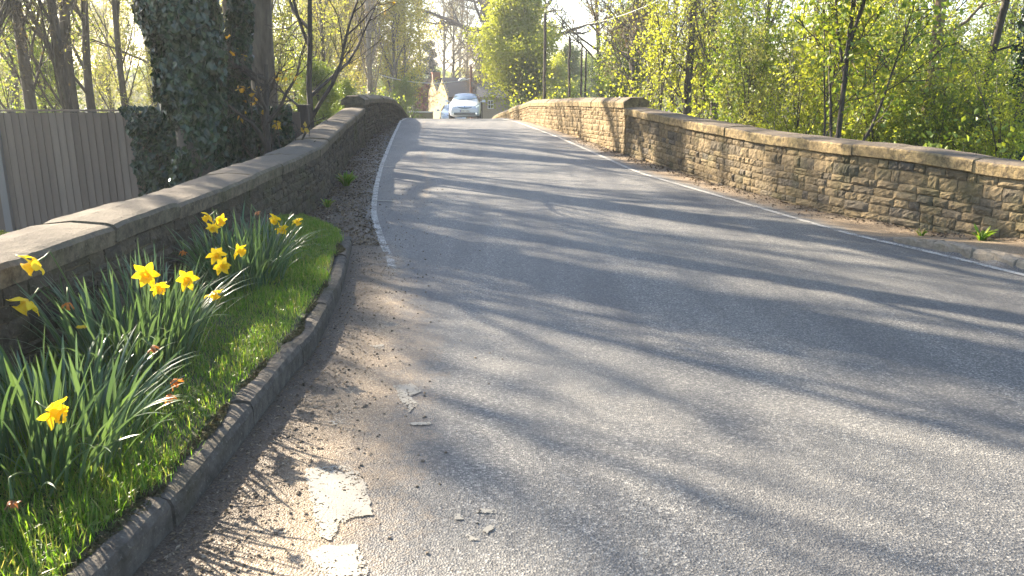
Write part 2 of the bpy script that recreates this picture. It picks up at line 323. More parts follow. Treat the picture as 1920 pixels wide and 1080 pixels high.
POLYS = [[(-0.87, 3.06), (-0.88, 3.12), (-0.71, 3.15), (-0.64, 3.07), (-0.59, 2.96), (-0.53, 2.74), (-0.61, 2.72), (-0.64, 2.68), (-0.65, 2.56), (-0.7, 2.59), (-0.75, 2.73), (-0.81, 2.9)], [(-0.72, 2.49), (-0.68, 2.53), (-0.55, 2.54), (-0.5, 2.42), (-0.45, 2.25), (-0.58, 2.23), (-0.65, 2.38)], [(-0.65, 4.09), (-0.54, 4.11), (-0.48, 4.0), (-0.53, 3.93), (-0.48, 3.83), (-0.51, 3.72), (-0.56, 3.83)], [(-0.52, 3.59), (-0.4, 3.61), (-0.39, 3.58), (-0.47, 3.56)], [(-0.22, 2.74), (-0.2, 2.75), (-0.18, 2.71), (-0.22, 2.71)], [(-0.15, 2.76), (-0.12, 2.79), (-0.06, 2.78), (-0.06, 2.76), (-0.12, 2.75)], [(-0.11, 2.63), (-0.08, 2.67), (-0.06, 2.65), (-0.09, 2.61)], [(-0.17, 2.61), (-0.14, 2.59), (-0.11, 2.57), (-0.14, 2.56)], [(-0.91, 3.63), (-0.84, 3.66), (-0.81, 3.58), (-0.86, 3.55)], [(-0.9, 4.77), (-0.8, 4.79), (-0.78, 4.69), (-0.85, 4.68)], [(-1.13, 6.22), (-1.07, 6.25), (-1.04, 6.14), (-1.09, 6.1)], [(-1.12, 7.09), (-1.07, 7.14), (-0.98, 6.7), (-1.03, 6.7)], [(-0.69, 4.31), (-0.65, 4.31), (-0.63, 4.24), (-0.67, 4.24)]]
mb = MB()
for q, P in enumerate(POLYS):
    pts = []
    for i in range(len(P)):
        a, b = np.array(P[i]), np.array(P[(i + 1) % len(P)]); n = max(2, int(np.linalg.norm(b - a) / .015))
        for k in range(n):
            p = a + (b - a) * k / n; p = p + (rs.random(2) - .5) * (.012 if k else .004); pts.append(p)
    pts = np.array(pts); c = pts.mean(0); n = len(pts); V = np.zeros((n * 2 + 1, 3)); V[:n, :2] = pts; V[n:2 * n, :2] = (pts + c) / 2; V[2 * n, :2] = c
    V[:, 2] = surf(V[:, 0], V[:, 1]) + .006
    F4 = [(i, (i + 1) % n, n + (i + 1) % n, n + i) for i in range(n)]; wr = [-.06, -.05, -.04, -.1, -.1, -.12, -.1, -.1, .12, .14, .1, .08, .1][q]
    at_ = np.concatenate([np.full(n, wr + .13), np.full(n + 1, wr)])
    mb.add(V, F4, 0, at_); mb.add(V[n:], [(i, (i + 1) % n, n) for i in range(n)], 0, at_[n:])
for (x, y) in [(-3.48, 25.31), (-3.11, 21.64), (-2.69, 17.95), (-2.24, 14.18), (-1.71, 10.53)]:
    V = np.array([(x - .12, y - .04, 0), (x + .16, y - .09, 0), (x + .17, y - .03, 0), (x - .11, y + .03, 0)]); V[:, 2] = surf(V[:, 0], V[:, 1]) + .008; mb.add(V, [(0, 1, 2, 3)])
for (x, y) in [(1.0, 17.6), (1.16, 17.5)]:
    V = np.array([(x - .06, y - .09, 0), (x + .1, y - .12, 0), (x + .1, y + .06, 0), (x - .06, y + .05, 0)]); V[:, 2] = surf(V[:, 0], V[:, 1]) + .008; mb.add(V, [(0, 1, 2, 3)], 0, .1)
mb.build('worn_paint_marking', M['paint'], kind='structure')

# ------------------------------------------------------------------ stone walls
class Path:
    def __init__(s, pts, side, tops=None):
        s.P = np.array(pts, float)
        # smooth
        d = np.concatenate([[0], np.cumsum(np.linalg.norm(np.diff(s.P, axis=0), axis=1))]); t = np.linspace(0, d[-1], int(d[-1] / .05))
        x = np.interp(t, d, s.P[:, 0]); y = np.interp(t, d, s.P[:, 1]); k = np.hanning(23); k /= k.sum()
        ex = lambda a: np.convolve(np.concatenate([a[0] - (a[1:12] - a[0])[::-1], a, a[-1] + (a[-1] - a[-12:-1])[::-1]]), k, 'valid')
        s.x, s.y = ex(x), ex(y); s.s = t; s.L = t[-1]
        tx, ty = np.gradient(s.x), np.gradient(s.y); l = np.hypot(tx, ty); s.nx, s.ny = ty / l * side, -tx / l * side    # side=+1: normal to the right of travel
        s.tops = tops
    def at(s, u): return np.interp(u, s.s, s.x), np.interp(u, s.s, s.y)
    def nrm(s, u): return np.interp(u, s.s, s.nx), np.interp(u, s.s, s.ny)
    def ztop(s, u): x, y = s.at(u); return np.interp(y, [t[0] for t in s.tops], [t[1] for t in s.tops])
    def pos(s, u, off, z):
        x, y = s.at(u); a, b = s.nrm(u); return np.stack([x + a * off, y + b * off, np.broadcast_to(z, np.shape(x))], -1)
def masonry(path, cop_h, mats, rng, thick=.42, hmax=1.35, bottom=-2.6, ch=(.06, .105), sl=(.09, .27), rough=.02, neat=1.):
    mb = MB(); cn = 0
    # core
    u = np.arange(0, path.L, .2); u = np.append(u, path.L); zt = path.ztop(u) - cop_h - .005
    A = path.pos(u, -.007, zt); B = path.pos(u, -thick, zt); C = path.pos(u, -.007, bottom); D = path.pos(u, -thick, bottom); n = len(u)
    V = np.concatenate([A, B, D, C]); i = np.arange(n - 1)
    F = np.concatenate([np.stack([i + a * n, i + 1 + a * n, i + 1 + b * n, i + b * n], 1) for a, b in ((0, 1), (1, 2), (3, 0))])
    mb.add(V, F, 1); mb.add(V[[0, n, 2 * n, 3 * n]], [(0, 1, 2, 3)], 1); mb.add(V[[n - 1, 2 * n - 1, 3 * n - 1, 4 * n - 1]], [(3, 2, 1, 0)], 1)
    h = 0.004
    while h < hmax:
        c = rng.uniform(*ch) * (1 if h < hmax * .6 else 1.1)
        if rng.random() < .15: c *= 1.35
        s0 = -rng.random() * .2
        while s0 < path.L:
            l = rng.uniform(*sl) * (1.3 if rng.random() < .15 else 1); a, b = max(s0, 0), min(s0 + l, path.L - .005)
            s0 += l
            if b - a < .04: continue
            x0, y0 = path.at((a + b) / 2); zt0 = float(path.ztop((a + b) / 2)) - cop_h
            if zt0 - h < surf(x0, y0) - .25: continue
            sub = [(h, c)] if rng.random() > .05 else [(h, c * .48), (h + c * .5, c * .5)]
            for hh, cc in sub:
                gap = rng.uniform(.0015, .005) / neat; nu, nv = 7, 5
                U = np.linspace(a + gap, b - gap, nu); W = np.linspace(hh + gap * .8, hh + cc - gap * .8, nv)
                UU, WW = np.meshgrid(U, W); jit = min(.008, (b - a) * .06)
                UU = UU + (rng.random(UU.shape) - .5) * jit; WW = WW + (rng.random(WW.shape) - .5) * jit * 1.5
                # skewed outline
                WW = WW + (UU - a) / (b - a + 1e-6) * rng.uniform(-.008, .008)
                pu = np.linspace(-1, 1, nu)[None]; pv = np.linspace(-1, 1, nv)[:, None]; gx, gy = rng.normal(0, .3, 2)
                depth = rng.uniform(.003, .004 + rough) * (1 - .25 * np.abs(pu) ** 4) * (1 - .3 * np.abs(pv) ** 4) * (1 + gx * pu + gy * pv) + (rng.random(UU.shape) - .5) * rough * .55
                edge = np.zeros(UU.shape); edge[0] = edge[-1] = 1; edge[:, 0] = edge[:, -1] = 1
                off = np.where(edge > 0, depth * .5 - .002, depth)
                # corners pulled in
                zt = path.ztop(UU) - cop_h
                V = path.pos(UU.ravel(), off.ravel(), (zt - WW).ravel())
                ids = np.arange(nu * nv).reshape(nv, nu); F = np.stack([ids[:-1, :-1], ids[:-1, 1:], ids[1:, 1:], ids[1:, :-1]], -1).reshape(-1, 4)
                # skirt
                ring = np.concatenate([ids[0], ids[1:, -1], ids[-1, -2::-1], ids[-2:0:-1, 0]]); Rv = path.pos(UU.ravel()[ring], np.full(len(ring), -.05), (zt - WW).ravel()[ring])
                m = len(ring); k = np.arange(m); k2 = (k + 1) % m
                V2 = np.concatenate([V, Rv]); F2 = np.stack([ring[k], nu * nv + k, nu * nv + k2, ring[k2]], 1)
                mb.add(V2, np.concatenate([F, F2]), 0)
        h += c
    return mb
def coping(path, prof, mats, rng, sl=(.75, 1.1), jit=.005):
    mb = MB(); s0 = 0.; prof = np.array(prof)
    while s0 < path.L - .05:
        l = rng.uniform(*sl); e = min(s0 + l, path.L)
        if path.L - e < .3: e = path.L
        n = max(3, int((e - s0) / .09)); u = np.linspace(s0 + .003, e - .003, n); dz = rng.normal(0, jit); dn = rng.normal(0, jit); tl = rng.normal(0, .006)
        k = len(prof); V = np.zeros((n, k, 3))
        for j in range(k):
            shr = np.ones(n); off = -prof[j, 0] + dn
            jj = (rng.random(n) - .5) * .005
            z = path.ztop(u) + prof[j, 1] + dz + tl * (prof[j, 0] - .2) + jj
            if prof[j, 1] > -.08: z = z - np.where((np.arange(n) == 0) | (np.arange(n) == n - 1), .007, 0)
            V[:, j] = path.pos(u, np.full(n, off) + (rng.random(n) - .5) * .003, z)
        i = np.arange(n - 1)[:, None] * k; j = np.arange(k)[None]; j2 = (j + 1) % k
        F = np.stack([i + j, i + j2, i + k + j2, i + k + j], -1).reshape(-1, 4)
        mb.add(V.reshape(-1, 3), F); mb.add(V[0], [list(range(k))]); mb.add(V[-1], [list(range(k))[::-1]])
        s0 = e
    return mb
g1 = np.random.default_rng(11)
def wall(name, label, pts, side, tops, mats, prof, cop_h, seed, sl=(.75, 1.1), **kw):
    p = Path(pts, side, tops); g = np.random.default_rng(seed); root = empty(name, (0, 0, 0))
    ident(root, label, 'wall')
    masonry(p, cop_h, None, g, **kw).build('masonry', mats[:2], root, smooth=False)
    coping(p, prof, None, g, sl).build('coping', mats[2], root)
    return root, p
NEARPROF = [(-.035, -.135), (-.05, -.125), (-.052, -.02), (-.04, -.003), (-.01, .004), (.12, .016), (.32, .018), (.45, .0), (.49, -.03), (.49, -.135)]
LEFTPROF = [(-.03, -.12), (-.04, -.03), (-.02, -.005), (.02, .005), (.22, .02), (.40, .0), (.46, -.03), (.47, -.12)]
PARPROF = [(-.03, -.2), (-.035, -.10), (-.01, -.07), (.10, .0), (.36, .0), (.47, -.08), (.49, -.10), (.49, -.2)]
def upto(A, y0, y1):
    A = np.array(A); out = []
    for y in [y0] + [v for v in A[:, 1] if y0 < v < y1] + [y1]: out.append((np.interp(y, A[:, 1], A[:, 0]), y))
    return out
RA = _R
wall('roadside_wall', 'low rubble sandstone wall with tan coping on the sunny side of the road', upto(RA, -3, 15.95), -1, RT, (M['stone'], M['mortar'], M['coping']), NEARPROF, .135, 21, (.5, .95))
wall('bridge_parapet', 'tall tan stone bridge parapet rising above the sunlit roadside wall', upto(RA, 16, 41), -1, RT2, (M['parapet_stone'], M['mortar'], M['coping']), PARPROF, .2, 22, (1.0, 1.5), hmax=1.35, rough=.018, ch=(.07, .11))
wall('roadside_wall', 'low dark stone wall with smooth grey coping behind the daffodils', upto(LW, -6, 17.95), 1, LT, (M['shaded_stone'], M['mortar'], M['dark_coping']), LEFTPROF, .12, 23, (.65, 1.05))
wall('bridge_parapet', 'shaded dark bridge parapet curving away above the daffodil verge wall', upto(LW, 18, 40), 1, LT2, (M['shaded_stone'], M['mortar'], M['dark_coping']), PARPROF, .2, 24, (1.0, 1.5), hmax=1.35)

# kerbs
def kerb(name, fn, y0, y1, wd, hgt, mat, rng, dirn=-1, sl=(.7, .95), rough=.006):
    mb = MB(); y = y0
    while y < y1:
        e = min(y + rng.uniform(*sl), y1); n = max(4, int((e - y) / .05)); Y_ = np.linspace(y + .006, e - .006, n); X_ = fn(Y_)
        h = hgt(Y_) if callable(hgt) else np.full(n, hgt); dz = rng.normal(0, .006); dxk = rng.normal(0, .004)
        prof = [(0, -.1), (0, .7), (.012, .93), (.04, 1.0), (wd * .7, 1.02), (wd, .95), (wd, -.1)]; V = np.zeros((n, len(prof), 3))
        for j, (o_, f) in enumerate(prof):
            V[:, j, 0] = X_ + dxk + dirn * o_ + (rng.random(n) - .5) * rough; V[:, j, 1] = Y_; V[:, j, 2] = rz(Y_) + np.where(f < 0, -.1, h * f + dz * (f > .5) + (rng.random(n) - .5) * rough)
        k = len(prof); i = np.arange(n - 1)[:, None] * k; j = np.arange(k - 1)[None]
        F = np.stack([i + j, i + j + 1, i + k + j + 1, i + k + j], -1).reshape(-1, 4); mb.add(V.reshape(-1, 3), F)
        mb.add(V[0], [list(range(k))]); mb.add(V[-1], [list(range(k))]); y = e
    return mb.build(name, mat, kind='structure')
kerb('verge_kerb', kx, .3, 8.0, .105, lambda y: np.interp(y, [0, 7, 8], [.125, .12, .05]), M['kerb'], g1)
kerb('path_kerb', lambda y: rlx(y) + .12, 2.5, 8.0, .14, lambda y: np.clip((8.4 - y) / .9, 0, 1) * .10 + .008, M['pale_kerb'], g1, dirn=1, sl=(.3, .5), rough=.018)
# verge
def verge_z(X, Y):
    a = np.clip((kx(Y) - .13 - X) / (kx(Y) - .13 - lx(Y)), 0, 1); f = np.clip((9.6 - Y) / 1.6, 0, 1)
    return rz(Y) + (.115 + .10 * a + .02 * vn(X, Y, 3, 1)) * f - .01 * (1 - f) - (1 - f) * .02
ys = np.arange(.2, 9.6, .08)
V, F, X, Y = grid_between(lambda y: lx(y) - .03, lambda y: np.where(y < 8, kx(y) - .102, kx(8.) - .102 - (y - 8) * .6), ys, 26, verge_z)
mb = MB(); mb.add(V, F); mb.build('verge', M['soil'], smooth=True, kind='structure')

# ------------------------------------------------------------------ blades: grass
def blades(mb, base, hgt, width, lean, seg, rng, droop=.6, mi=0, fold=False):
    n = len(base); az = rng.random(n) * 2 * math.pi; d = np.stack([np.cos(az), np.sin(az), np.zeros(n)], 1); sidev = np.stack([-np.sin(az + rng.normal(0, .6, n)), np.cos(az + rng.normal(0, .6, n)), np.zeros(n)], 1)
    if np.ndim(lean) == 2: d = lean; lean_a = np.linalg.norm(lean, axis=1); d = d / (lean_a[:, None] + 1e-6); sidev = np.stack([-d[:, 1], d[:, 0], 0 * d[:, 0]], 1) ; a_ = rng.normal(0, .9, n); sidev = sidev * np.cos(a_)[:, None] + d * np.sin(a_)[:, None]
    else: lean_a = lean * rng.random(n)
    t = np.linspace(0, 1, seg + 1)
    ang = lean_a[:, None] * .5 + droop * lean_a[:, None] * t[None] ** 1.5 * 2      # angle from vertical
    dx = np.sin(ang); dz = np.cos(ang)
    sx = np.concatenate([np.zeros((n, 1)), np.cumsum((dx[:, 1:] + dx[:, :-1]) / 2, 1)], 1) / seg; sz = np.concatenate([np.zeros((n, 1)), np.cumsum((dz[:, 1:] + dz[:, :-1]) / 2, 1)], 1) / seg
    P = base[:, None] + d[:, None] * (sx * hgt[:, None])[..., None]; P[..., 2] += sz * hgt[:, None]
    wd = width[:, None] * np.where(t < .7, 1 - .15 * t, (1 - .15 * .7) * np.sqrt(np.clip((1 - t) / .3, 0, 1)))[None] / 2
    A = P - sidev[:, None] * wd[..., None]; B = P + sidev[:, None] * wd[..., None]; A[..., 2] += 0
    if fold:
        C = P.copy(); C -= d[:, None] * (wd * .35)[..., None]
        V = np.stack([A, C, B], 2).reshape(-1, 3); b0 = np.arange(n)[:, None, None] * (seg + 1) * 3; i = np.arange(seg)[None, :, None] * 3; q = np.array([0, 1])[None, None]
        F = np.stack([b0 + i + q, b0 + i + q + 1, b0 + i + q + 4, b0 + i + q + 3], -1).reshape(-1, 4)
    else:
        V = np.stack([A, B], 2).reshape(-1, 3); b0 = np.arange(n)[:, None] * (seg + 1) * 2; i = np.arange(seg)[None] * 2
        F = np.stack([b0 + i, b0 + i + 1, b0 + i + 3, b0 + i + 2], -1).reshape(-1, 4)
    mb.add(V, F, mi)
g2 = np.random.default_rng(3)
N = 95000
Yg = 1.6 + 8.0 * g2.random(N) ** 1.35; xr_ = np.where(Yg < 8, kx(Yg) - .10 + .18 * np.clip(vn(Yg, Yg * 0, 3.4, 12) - .5, 0, 1), kx(8.) - .12 - (Yg - 8) * .62); xl_ = lx(Yg) + .02; tt = g2.random(N)
Xg = xl_ + (xr_ - xl_) * tt; keep = (Xg < xr_ - .0) & (g2.random(N) < np.clip((xr_ - Xg) / .06, .15, 1)) & (g2.random(N) < .25 + 1.0 * vn(Xg, Yg, 5, 4)); Xg, Yg = Xg[keep], Yg[keep]
base = np.stack([Xg, Yg, np.maximum(verge_z(Xg, Yg), rz(Yg) + .118 * (Yg < 7.5)) - .003], 1); n = len(base)
hh = (.028 + .045 * g2.random(n) ** 1.5) * (.6 + .9 * vn(Xg, Yg, 2.2, 6)) * np.where(Yg < 3, 1.35, 1.)
mb = MB(); blades(mb, base, hh, .0022 + .0022 * g2.random(n), 1.1, 3, g2)
mb.build('grass', M['grass'], kind='stuff')
# clover and small weeds in the turf
def leafcloud(mb, P, size, rng, mi=0, flat=0., elong=1.5, nrm=None):
    n = len(P); N_ = rng.normal(size=(n, 3)); 
    if nrm is not None: N_ = N_ * .45 + nrm
    N_[:, 2] += flat * 2; N_ /= np.linalg.norm(N_, axis=1)[:, None] + 1e-9
    T = np.cross(N_, rng.normal(size=(n, 3))); T /= np.linalg.norm(T, axis=1)[:, None] + 1e-9
    if nrm is not None: T = T * .5 + np.array([0, 0, -1.]) ; T -= N_ * (T * N_).sum(1)[:, None]; T /= np.linalg.norm(T, axis=1)[:, None] + 1e-9
    B = np.cross(N_, T); s = np.asarray(size) * (.6 + .8 * rng.random(n)); a = (s * .5 * elong)[:, None]; b = (s * .5)[:, None]
    V = np.stack([P - T * a, P - T * a * .1 + B * b + N_ * b * .25, P + T * a, P - T * a * .1 - B * b + N_ * b * .25], 1).reshape(-1, 3)
    mb.add(V, np.arange(n * 4).reshape(-1, 4), mi)
n = 5200; Yc = 2 + 6.6 * g2.random(n) ** 1.2; Xc = lx(Yc) + .03 + (np.minimum(kx(np.minimum(Yc, 8)), -1.2) - .16 - lx(Yc)) * g2.random(n); kp = vn(Xc, Yc, 2.6, 9) > .52; Xc, Yc = Xc[kp], Yc[kp]
mb = MB(); leafcloud(mb, np.stack([Xc, Yc, verge_z(Xc, Yc) + .012 + .03 * g2.random(len(Xc))], 1), .018, g2, flat=1.2, elong=1.1)
mb.build('clover_patches', M['leaf_green'], kind='stuff')
n = 16000; Yk = 1.4 + 6.5 * g2.random(n) ** 1.2; kk_ = vn(Yk, Yk * 0, 2.9, 15); ok = kk_ > .38; Yk = Yk[ok]; kk_ = kk_[ok]; n = len(Yk)
Xk = kx(Yk) - .115 + (.02 + .15 * (kk_ - .38)) * g2.random(n) ** .8
mb = MB(); leafcloud(mb, np.stack([Xk, Yk, rz(Yk) + .124 + .012 * g2.random(n) * np.clip((kx(Yk) - .03 - Xk) / .08, 0, 1)], 1), .007 + .007 * g2.random(n), g2, flat=.6, elong=1.3)
M['moss'] = leafmat('brown_moss', [(.05, .045, .02), (.09, .065, .03), (.06, .08, .02), (.12, .09, .05)], .15, .9, 1.2)
mb.build('moss', M['moss'], kind='stuff')
# litter and grit along the gutter
M['litter'] = leafmat('dry_litter', [(.06, .04, .025), (.12, .08, .05), (.26, .19, .11), (.05, .038, .026), (.4, .32, .22)], .1, .8, 1.)
n = 13000; Yl = 1.8 + 13 * g2.random(n) ** 1.6; wdt = np.abs(g2.normal(0, .19, n)); Xl = np.where(Yl < 8, kx(Yl), np.minimum(lx(Yl), 9)) + .01 + wdt
Xl = np.where((Yl >= 8), lx(Yl) + .02 + np.abs(g2.normal(0, .35, n)), Xl)
mb = MB(); leafcloud(mb, np.stack([Xl, Yl, surf(Xl, Yl) + .004], 1), .004 + .009 * g2.random(n) ** 3, g2, flat=1.8, elong=2.0)
n = 2600; Yl = 7.5 + 12 * g2.random(n); Xl = rx(Yl) - np.abs(g2.normal(0, .14, n)) - .02
leafcloud(mb, np.stack([Xl, Yl, surf(Xl, Yl) + .006], 1), .008 + .022 * g2.random(n) ** 2, g2, flat=1., elong=1.7)
n = 16000; Yl = 7.8 + 22 * g2.random(n) ** 1.4; Xl = lx(Yl) + .02 + (llx(Yl) - lx(Yl) - .05) * g2.random(n) ** 1.2
leafcloud(mb, np.stack([Xl, Yl, surf(Xl, Yl) + .004], 1), .010 + .018 * g2.random(n) ** 2, g2, flat=1.2, elong=1.8)
mb.build('leaf_litter', M['litter'], kind='stuff')
M['grit'] = stone_material('grit', [(.07, .06, .045), (.15, .12, .09), (.28, .22, .16)], mossamt=0, darkamt=.2)
mb = MB(); n = 1500
for i in range(n):
    y = 2 + 10 * g2.random() ** 2; x = float(kx(min(y, 8))) + abs(g2.normal(0, .45)) + .02; s = .0025 + .006 * g2.random() ** 3
    mb.box((x, y, float(surf(x, y)) + s * .4), (s * 2, s * 1.6, s * 1.2), 0, Matrix.Rotation(g2.random() * 6, 3, 'Z'), .6)
mb.build('grit', M['grit'], kind='stuff')

# ------------------------------------------------------------------ daffodils
def petal_mesh(rng, scale=1., wither=0.):
    mb = MB()
    for k in range(6):
        a = k * math.pi / 3 + rng.normal(0, .08); c = rng.normal(.28, .12) + wither * rng.uniform(.5, 1.3); L = .043 * scale * rng.uniform(.85, 1.1) * (1 - .35 * wither)
        nu = 6; t = np.linspace(0, 1, nu); wd = .0135 * scale * np.sin(np.clip(t, .02, 1) ** .8 * math.pi * .93 + .12) * (1 - .4 * wither)
        r_ = .006 + L * t; h = math.sin(c) * L * t + .006 * np.sin(t * 5 + rng.random() * 4) * scale
        V = []
        for i in range(nu):
            for s_ in (-1, 0, 1):
                p = Vector((r_[i], s_ * wd[i], h[i] + (abs(s_) * .004 + (k % 2) * .002))); p.rotate(Matrix.Rotation(a, 3, 'Z')); V.append(p[:])
        F = [(3 * i + j, 3 * i + j + 1, 3 * i + j + 4, 3 * i + j + 3) for i in range(nu - 1) for j in range(2)]
        mb.add(V, F)
    return mb
def trumpet_mesh(rng, scale=1., wither=0):
    mb = MB(); k = 18; V = []
    for i, (z, r_) in enumerate([(0, .008), (.008, .012), (.02, .0125), (.029, .015), (.035, .020), (.037, .0225)]):
        for j in range(k):
            th = j * 2 * math.pi / k; rr = r_ * scale * (1 + (.13 * math.sin(j * math.pi * .98) if i > 3 else 0) + (rng.normal(0, .05) if i > 2 else 0)) * (1 - .45 * wither)
            V.append((rr * math.cos(th), rr * math.sin(th), z * scale + (rng.normal(0, .0012) if i > 3 else 0)))
    F = [(i * k + j, i * k + (j + 1) % k, (i + 1) * k + (j + 1) % k, (i + 1) * k + j) for i in range(5) for j in range(k)]
    mb.add(V, F); mb.add(V[:k], [list(range(k))]); return mb
def daff_clump(label, c, foot, nleaf, lh, flowers, seed, lean=.75, spread=.16):
    g = np.random.default_rng(seed); cz = float(verge_z(c[0], c[1])); root = empty('daffodil_clump', (c[0], c[1], cz)); ident(root, label, 'daffodils', 'daffodil clumps on the grass verge')
    n = nleaf; a = g.random(n) * 2 * math.pi; r_ = np.sqrt(g.random(n)); bx = r_ * np.cos(a) * foot[0]; by = r_ * np.sin(a) * foot[1]
    X_ = c[0] + bx; X_ = np.clip(X_, -2.36, kx(c[1]) - .15)
    base = np.stack([X_ - c[0], by, verge_z(X_, c[1] + by) - cz - .01], 1)
    ln = np.stack([bx / foot[0], by / foot[1], 0 * bx], 1) * lean * .55 + np.stack([g.normal(0, .22, n), g.normal(0, .22, n), 0 * bx], 1)
    mb = MB(); blades(mb, base, lh * (.6 + .5 * g.random(n)), .011 + .008 * g.random(n), ln, 9, g, droop=.55, fold=True)
    # a few bent-over leaves
    m = max(8, n // 9); a = g.random(m) * 2 * math.pi; b2 = np.stack([np.cos(a) * foot[0] * .8, np.sin(a) * foot[1] * .8, 0 * a], 1); b2[:, 0] = np.clip(b2[:, 0] + c[0], -2.3, kx(c[1]) - .15) - c[0]
    blades(mb, b2, lh * (.8 + .4 * g.random(m)), .010 + .005 * g.random(m), np.stack([np.cos(a), np.sin(a), 0 * a], 1) * .85, 10, g, droop=.75, fold=True)
    mb.build('foliage', M['daff_leaf'], root, smooth=True)
    for (p, face, sc_, kindf) in flowers:
        P = Vector(p) - Vector((c[0], c[1], cz)); f = Vector(face).normalized()
        q = f.to_track_quat('Z', 'Y'); wi = 0 if kindf == 'fresh' else 1
        fo = petal_mesh(g, sc_ * 1.12, wi).build('flower' if not wi else 'withered_flower', M['petal'] if not wi else (M['wither'] if kindf == 'orange' else M['brownwither']), root)
        fo.location = P; fo.rotation_mode = 'QUATERNION'; fo.rotation_quaternion = q
        trumpet_mesh(g, sc_ * 1.05, wi).build('trumpet', M['trumpet'] if not wi else (M['wither'] if kindf == 'orange' else M['brownwither']), fo)
        # stem from the clump to the back of the flower
        b0 = Vector((float(np.clip(P.x * .35, -.5 * foot[0], .5 * foot[0])) , P.y * .3, 0)); b0.z = float(verge_z(b0.x + c[0], b0.y + c[1])) - cz
        back = P - f * .035; top_ = back - f * .03 + Vector((0, 0, .008)); mid = b0.lerp(top_, .55) + Vector((0, 0, .05))
        pts = []
        for t in np.linspace(0, 1, 9): pts.append(((1 - t) ** 2 * b0 + 2 * t * (1 - t) * mid + t * t * top_)[:])
        pts += [back[:], (P - f * .004)[:]]; rr = [.0035] * 9 + [.0045, .006]
        sb = MB(); sb.tube(pts, rr, 6); st = sb.build('stem', M['stem'], root, smooth=True)
FR, OR, BR = 'fresh', 'orange', 'brown'
daff_clump('large daffodil clump nearest the kerb end, with one bright yellow bloom and withered heads', (-1.84, 2.9), (.32, .45), 230, .46,
    [((-1.62, 2.62, .49), (.93, -.3, -.3), 1.15, FR), ((-1.40, 3.1, .42), (.8, -.2, -.5), .8, OR), ((-1.42, 3.1, .36), (.3, -.3, -.9), .8, OR), ((-1.47, 3.1, .57), (.6, -.2, -.7), .75, BR), ((-1.59, 2.3, .32), (.3, -.5, -.8), .6, BR)], 31, 1.1)
daff_clump('middle daffodil clump with several large open yellow blooms', (-1.99, 4.0), (.30, .45), 250, .53,
    [((-2.22, 3.66, .80), (-.7, -.35, -.5), 1.6, FR), ((-2.24, 3.58, .63), (-.5, -.4, -.65), 1.5, FR), ((-2.13, 3.7, .59), (0, -.2, -1), .9, OR), ((-1.82, 3.88, .69), (.25, -.95, -.15), 1.35, FR), ((-1.78, 3.9, .62), (.6, -.6, -.45), .95, FR), ((-1.63, 3.9, .66), (.35, -.9, -.1), 1.1, FR), ((-1.64, 4.25, .50), (.5, -.2, -.85), 1.05, OR if False else FR)], 32, .95)
daff_clump('farthest daffodil clump, beside the narrowing end of the grass verge', (-1.98, 5.75), (.27, .55), 250, .49,
    [((-1.79, 4.75, .61), (.3, -.8, -.3), 1.15, FR), ((-1.66, 4.75, .63), (.9, -.3, -.2), 1.05, FR), ((-1.73, 4.65, .56), (.7, -.7, -.1), 1.15, FR), ((-2.10, 5.5, .72), (-.5, -.5, -.4), 1.1, FR), ((-2.03, 5.5, .70), (.5, -.5, -.6), 1.1, FR), ((-2.04, 5.4, .665), (.1, -.8, -.5), .95, FR), ((-1.77, 5.95, .63), (-.3, -.7, -.4), 1.1, FR), ((-1.72, 5.9, .57), (.4, -.6, -.6), 1.05, FR), ((-1.62, 5.95, .62), (.5, -.3, -.7), 1.0, FR), ((-1.90, 5.9, .69), (.5, -.3, -.6), .7, BR), ((-2.18, 5.2, .54), (.1, -.5, -.8), .7, OR)], 33, 1.0)
# dandelion behind the near clump
root = empty('dandelion', (-2.03, 3.62, .2)); ident(root, 'single flat yellow dandelion flower low against the dark wall', 'flower')
mb = MB(); g = np.random.default_rng(8)
for k in range(70):
    a = g.random() * 6.28; l = .02 + .008 * g.random(); e = g.uniform(.1, .6); mb.add([(0, 0, .29), (l * math.cos(a - .12), l * math.sin(a - .12), .29 + l * e * .5), (l * 1.1 * math.cos(a), l * 1.1 * math.sin(a), .29 + l * e * .5), (l * math.cos(a + .12), l * math.sin(a + .12), .29 + l * e * .5)], [(0, 1, 2, 3)])
mb.build('flower_head', M['petal'], root); mb = MB(); mb.tube([(.05, .02, 0), (.02, .01, .15), (0, 0, .29)], .003, 6); mb.build('stem', M['stem'], root)
# weeds at the foot of the sunny wall
def weed(x, y, s, label, seed, n=26):
    g = np.random.default_rng(seed); a = g.random(n) * 6.28; root = empty('weed_plant', (x, y, float(surf(x, y)))); ident(root, label, 'weed')
    mb = MB(); blades(mb, np.stack([.02 * np.cos(a), .02 * np.sin(a), 0 * a], 1), s * (.6 + .6 * g.random(n)), s * .16 + .04 * s * g.random(n), np.stack([np.cos(a), np.sin(a), 0 * a], 1) * (.4 + .7 * g.random(n))[:, None], 6, g, .6, fold=True)
    mb.build('foliage', M['grass'], root)
weed(4.62, 7.75, .16, 'broad leaved green weed at the foot of the sunny wall, near the raised kerb', 41)
weed(4.28, 8.25, .09, 'small green weed tuft at the foot of the sunny wall, farther from the camera', 42, 16)
weed(-2.42, 11.7, .22, 'grassy green weed tuft growing where the shaded wall meets the grit', 43, 60)
weed(-2.30, 9.9, .13, 'low green tuft at the shaded wall foot beyond the last daffodils', 44, 30)

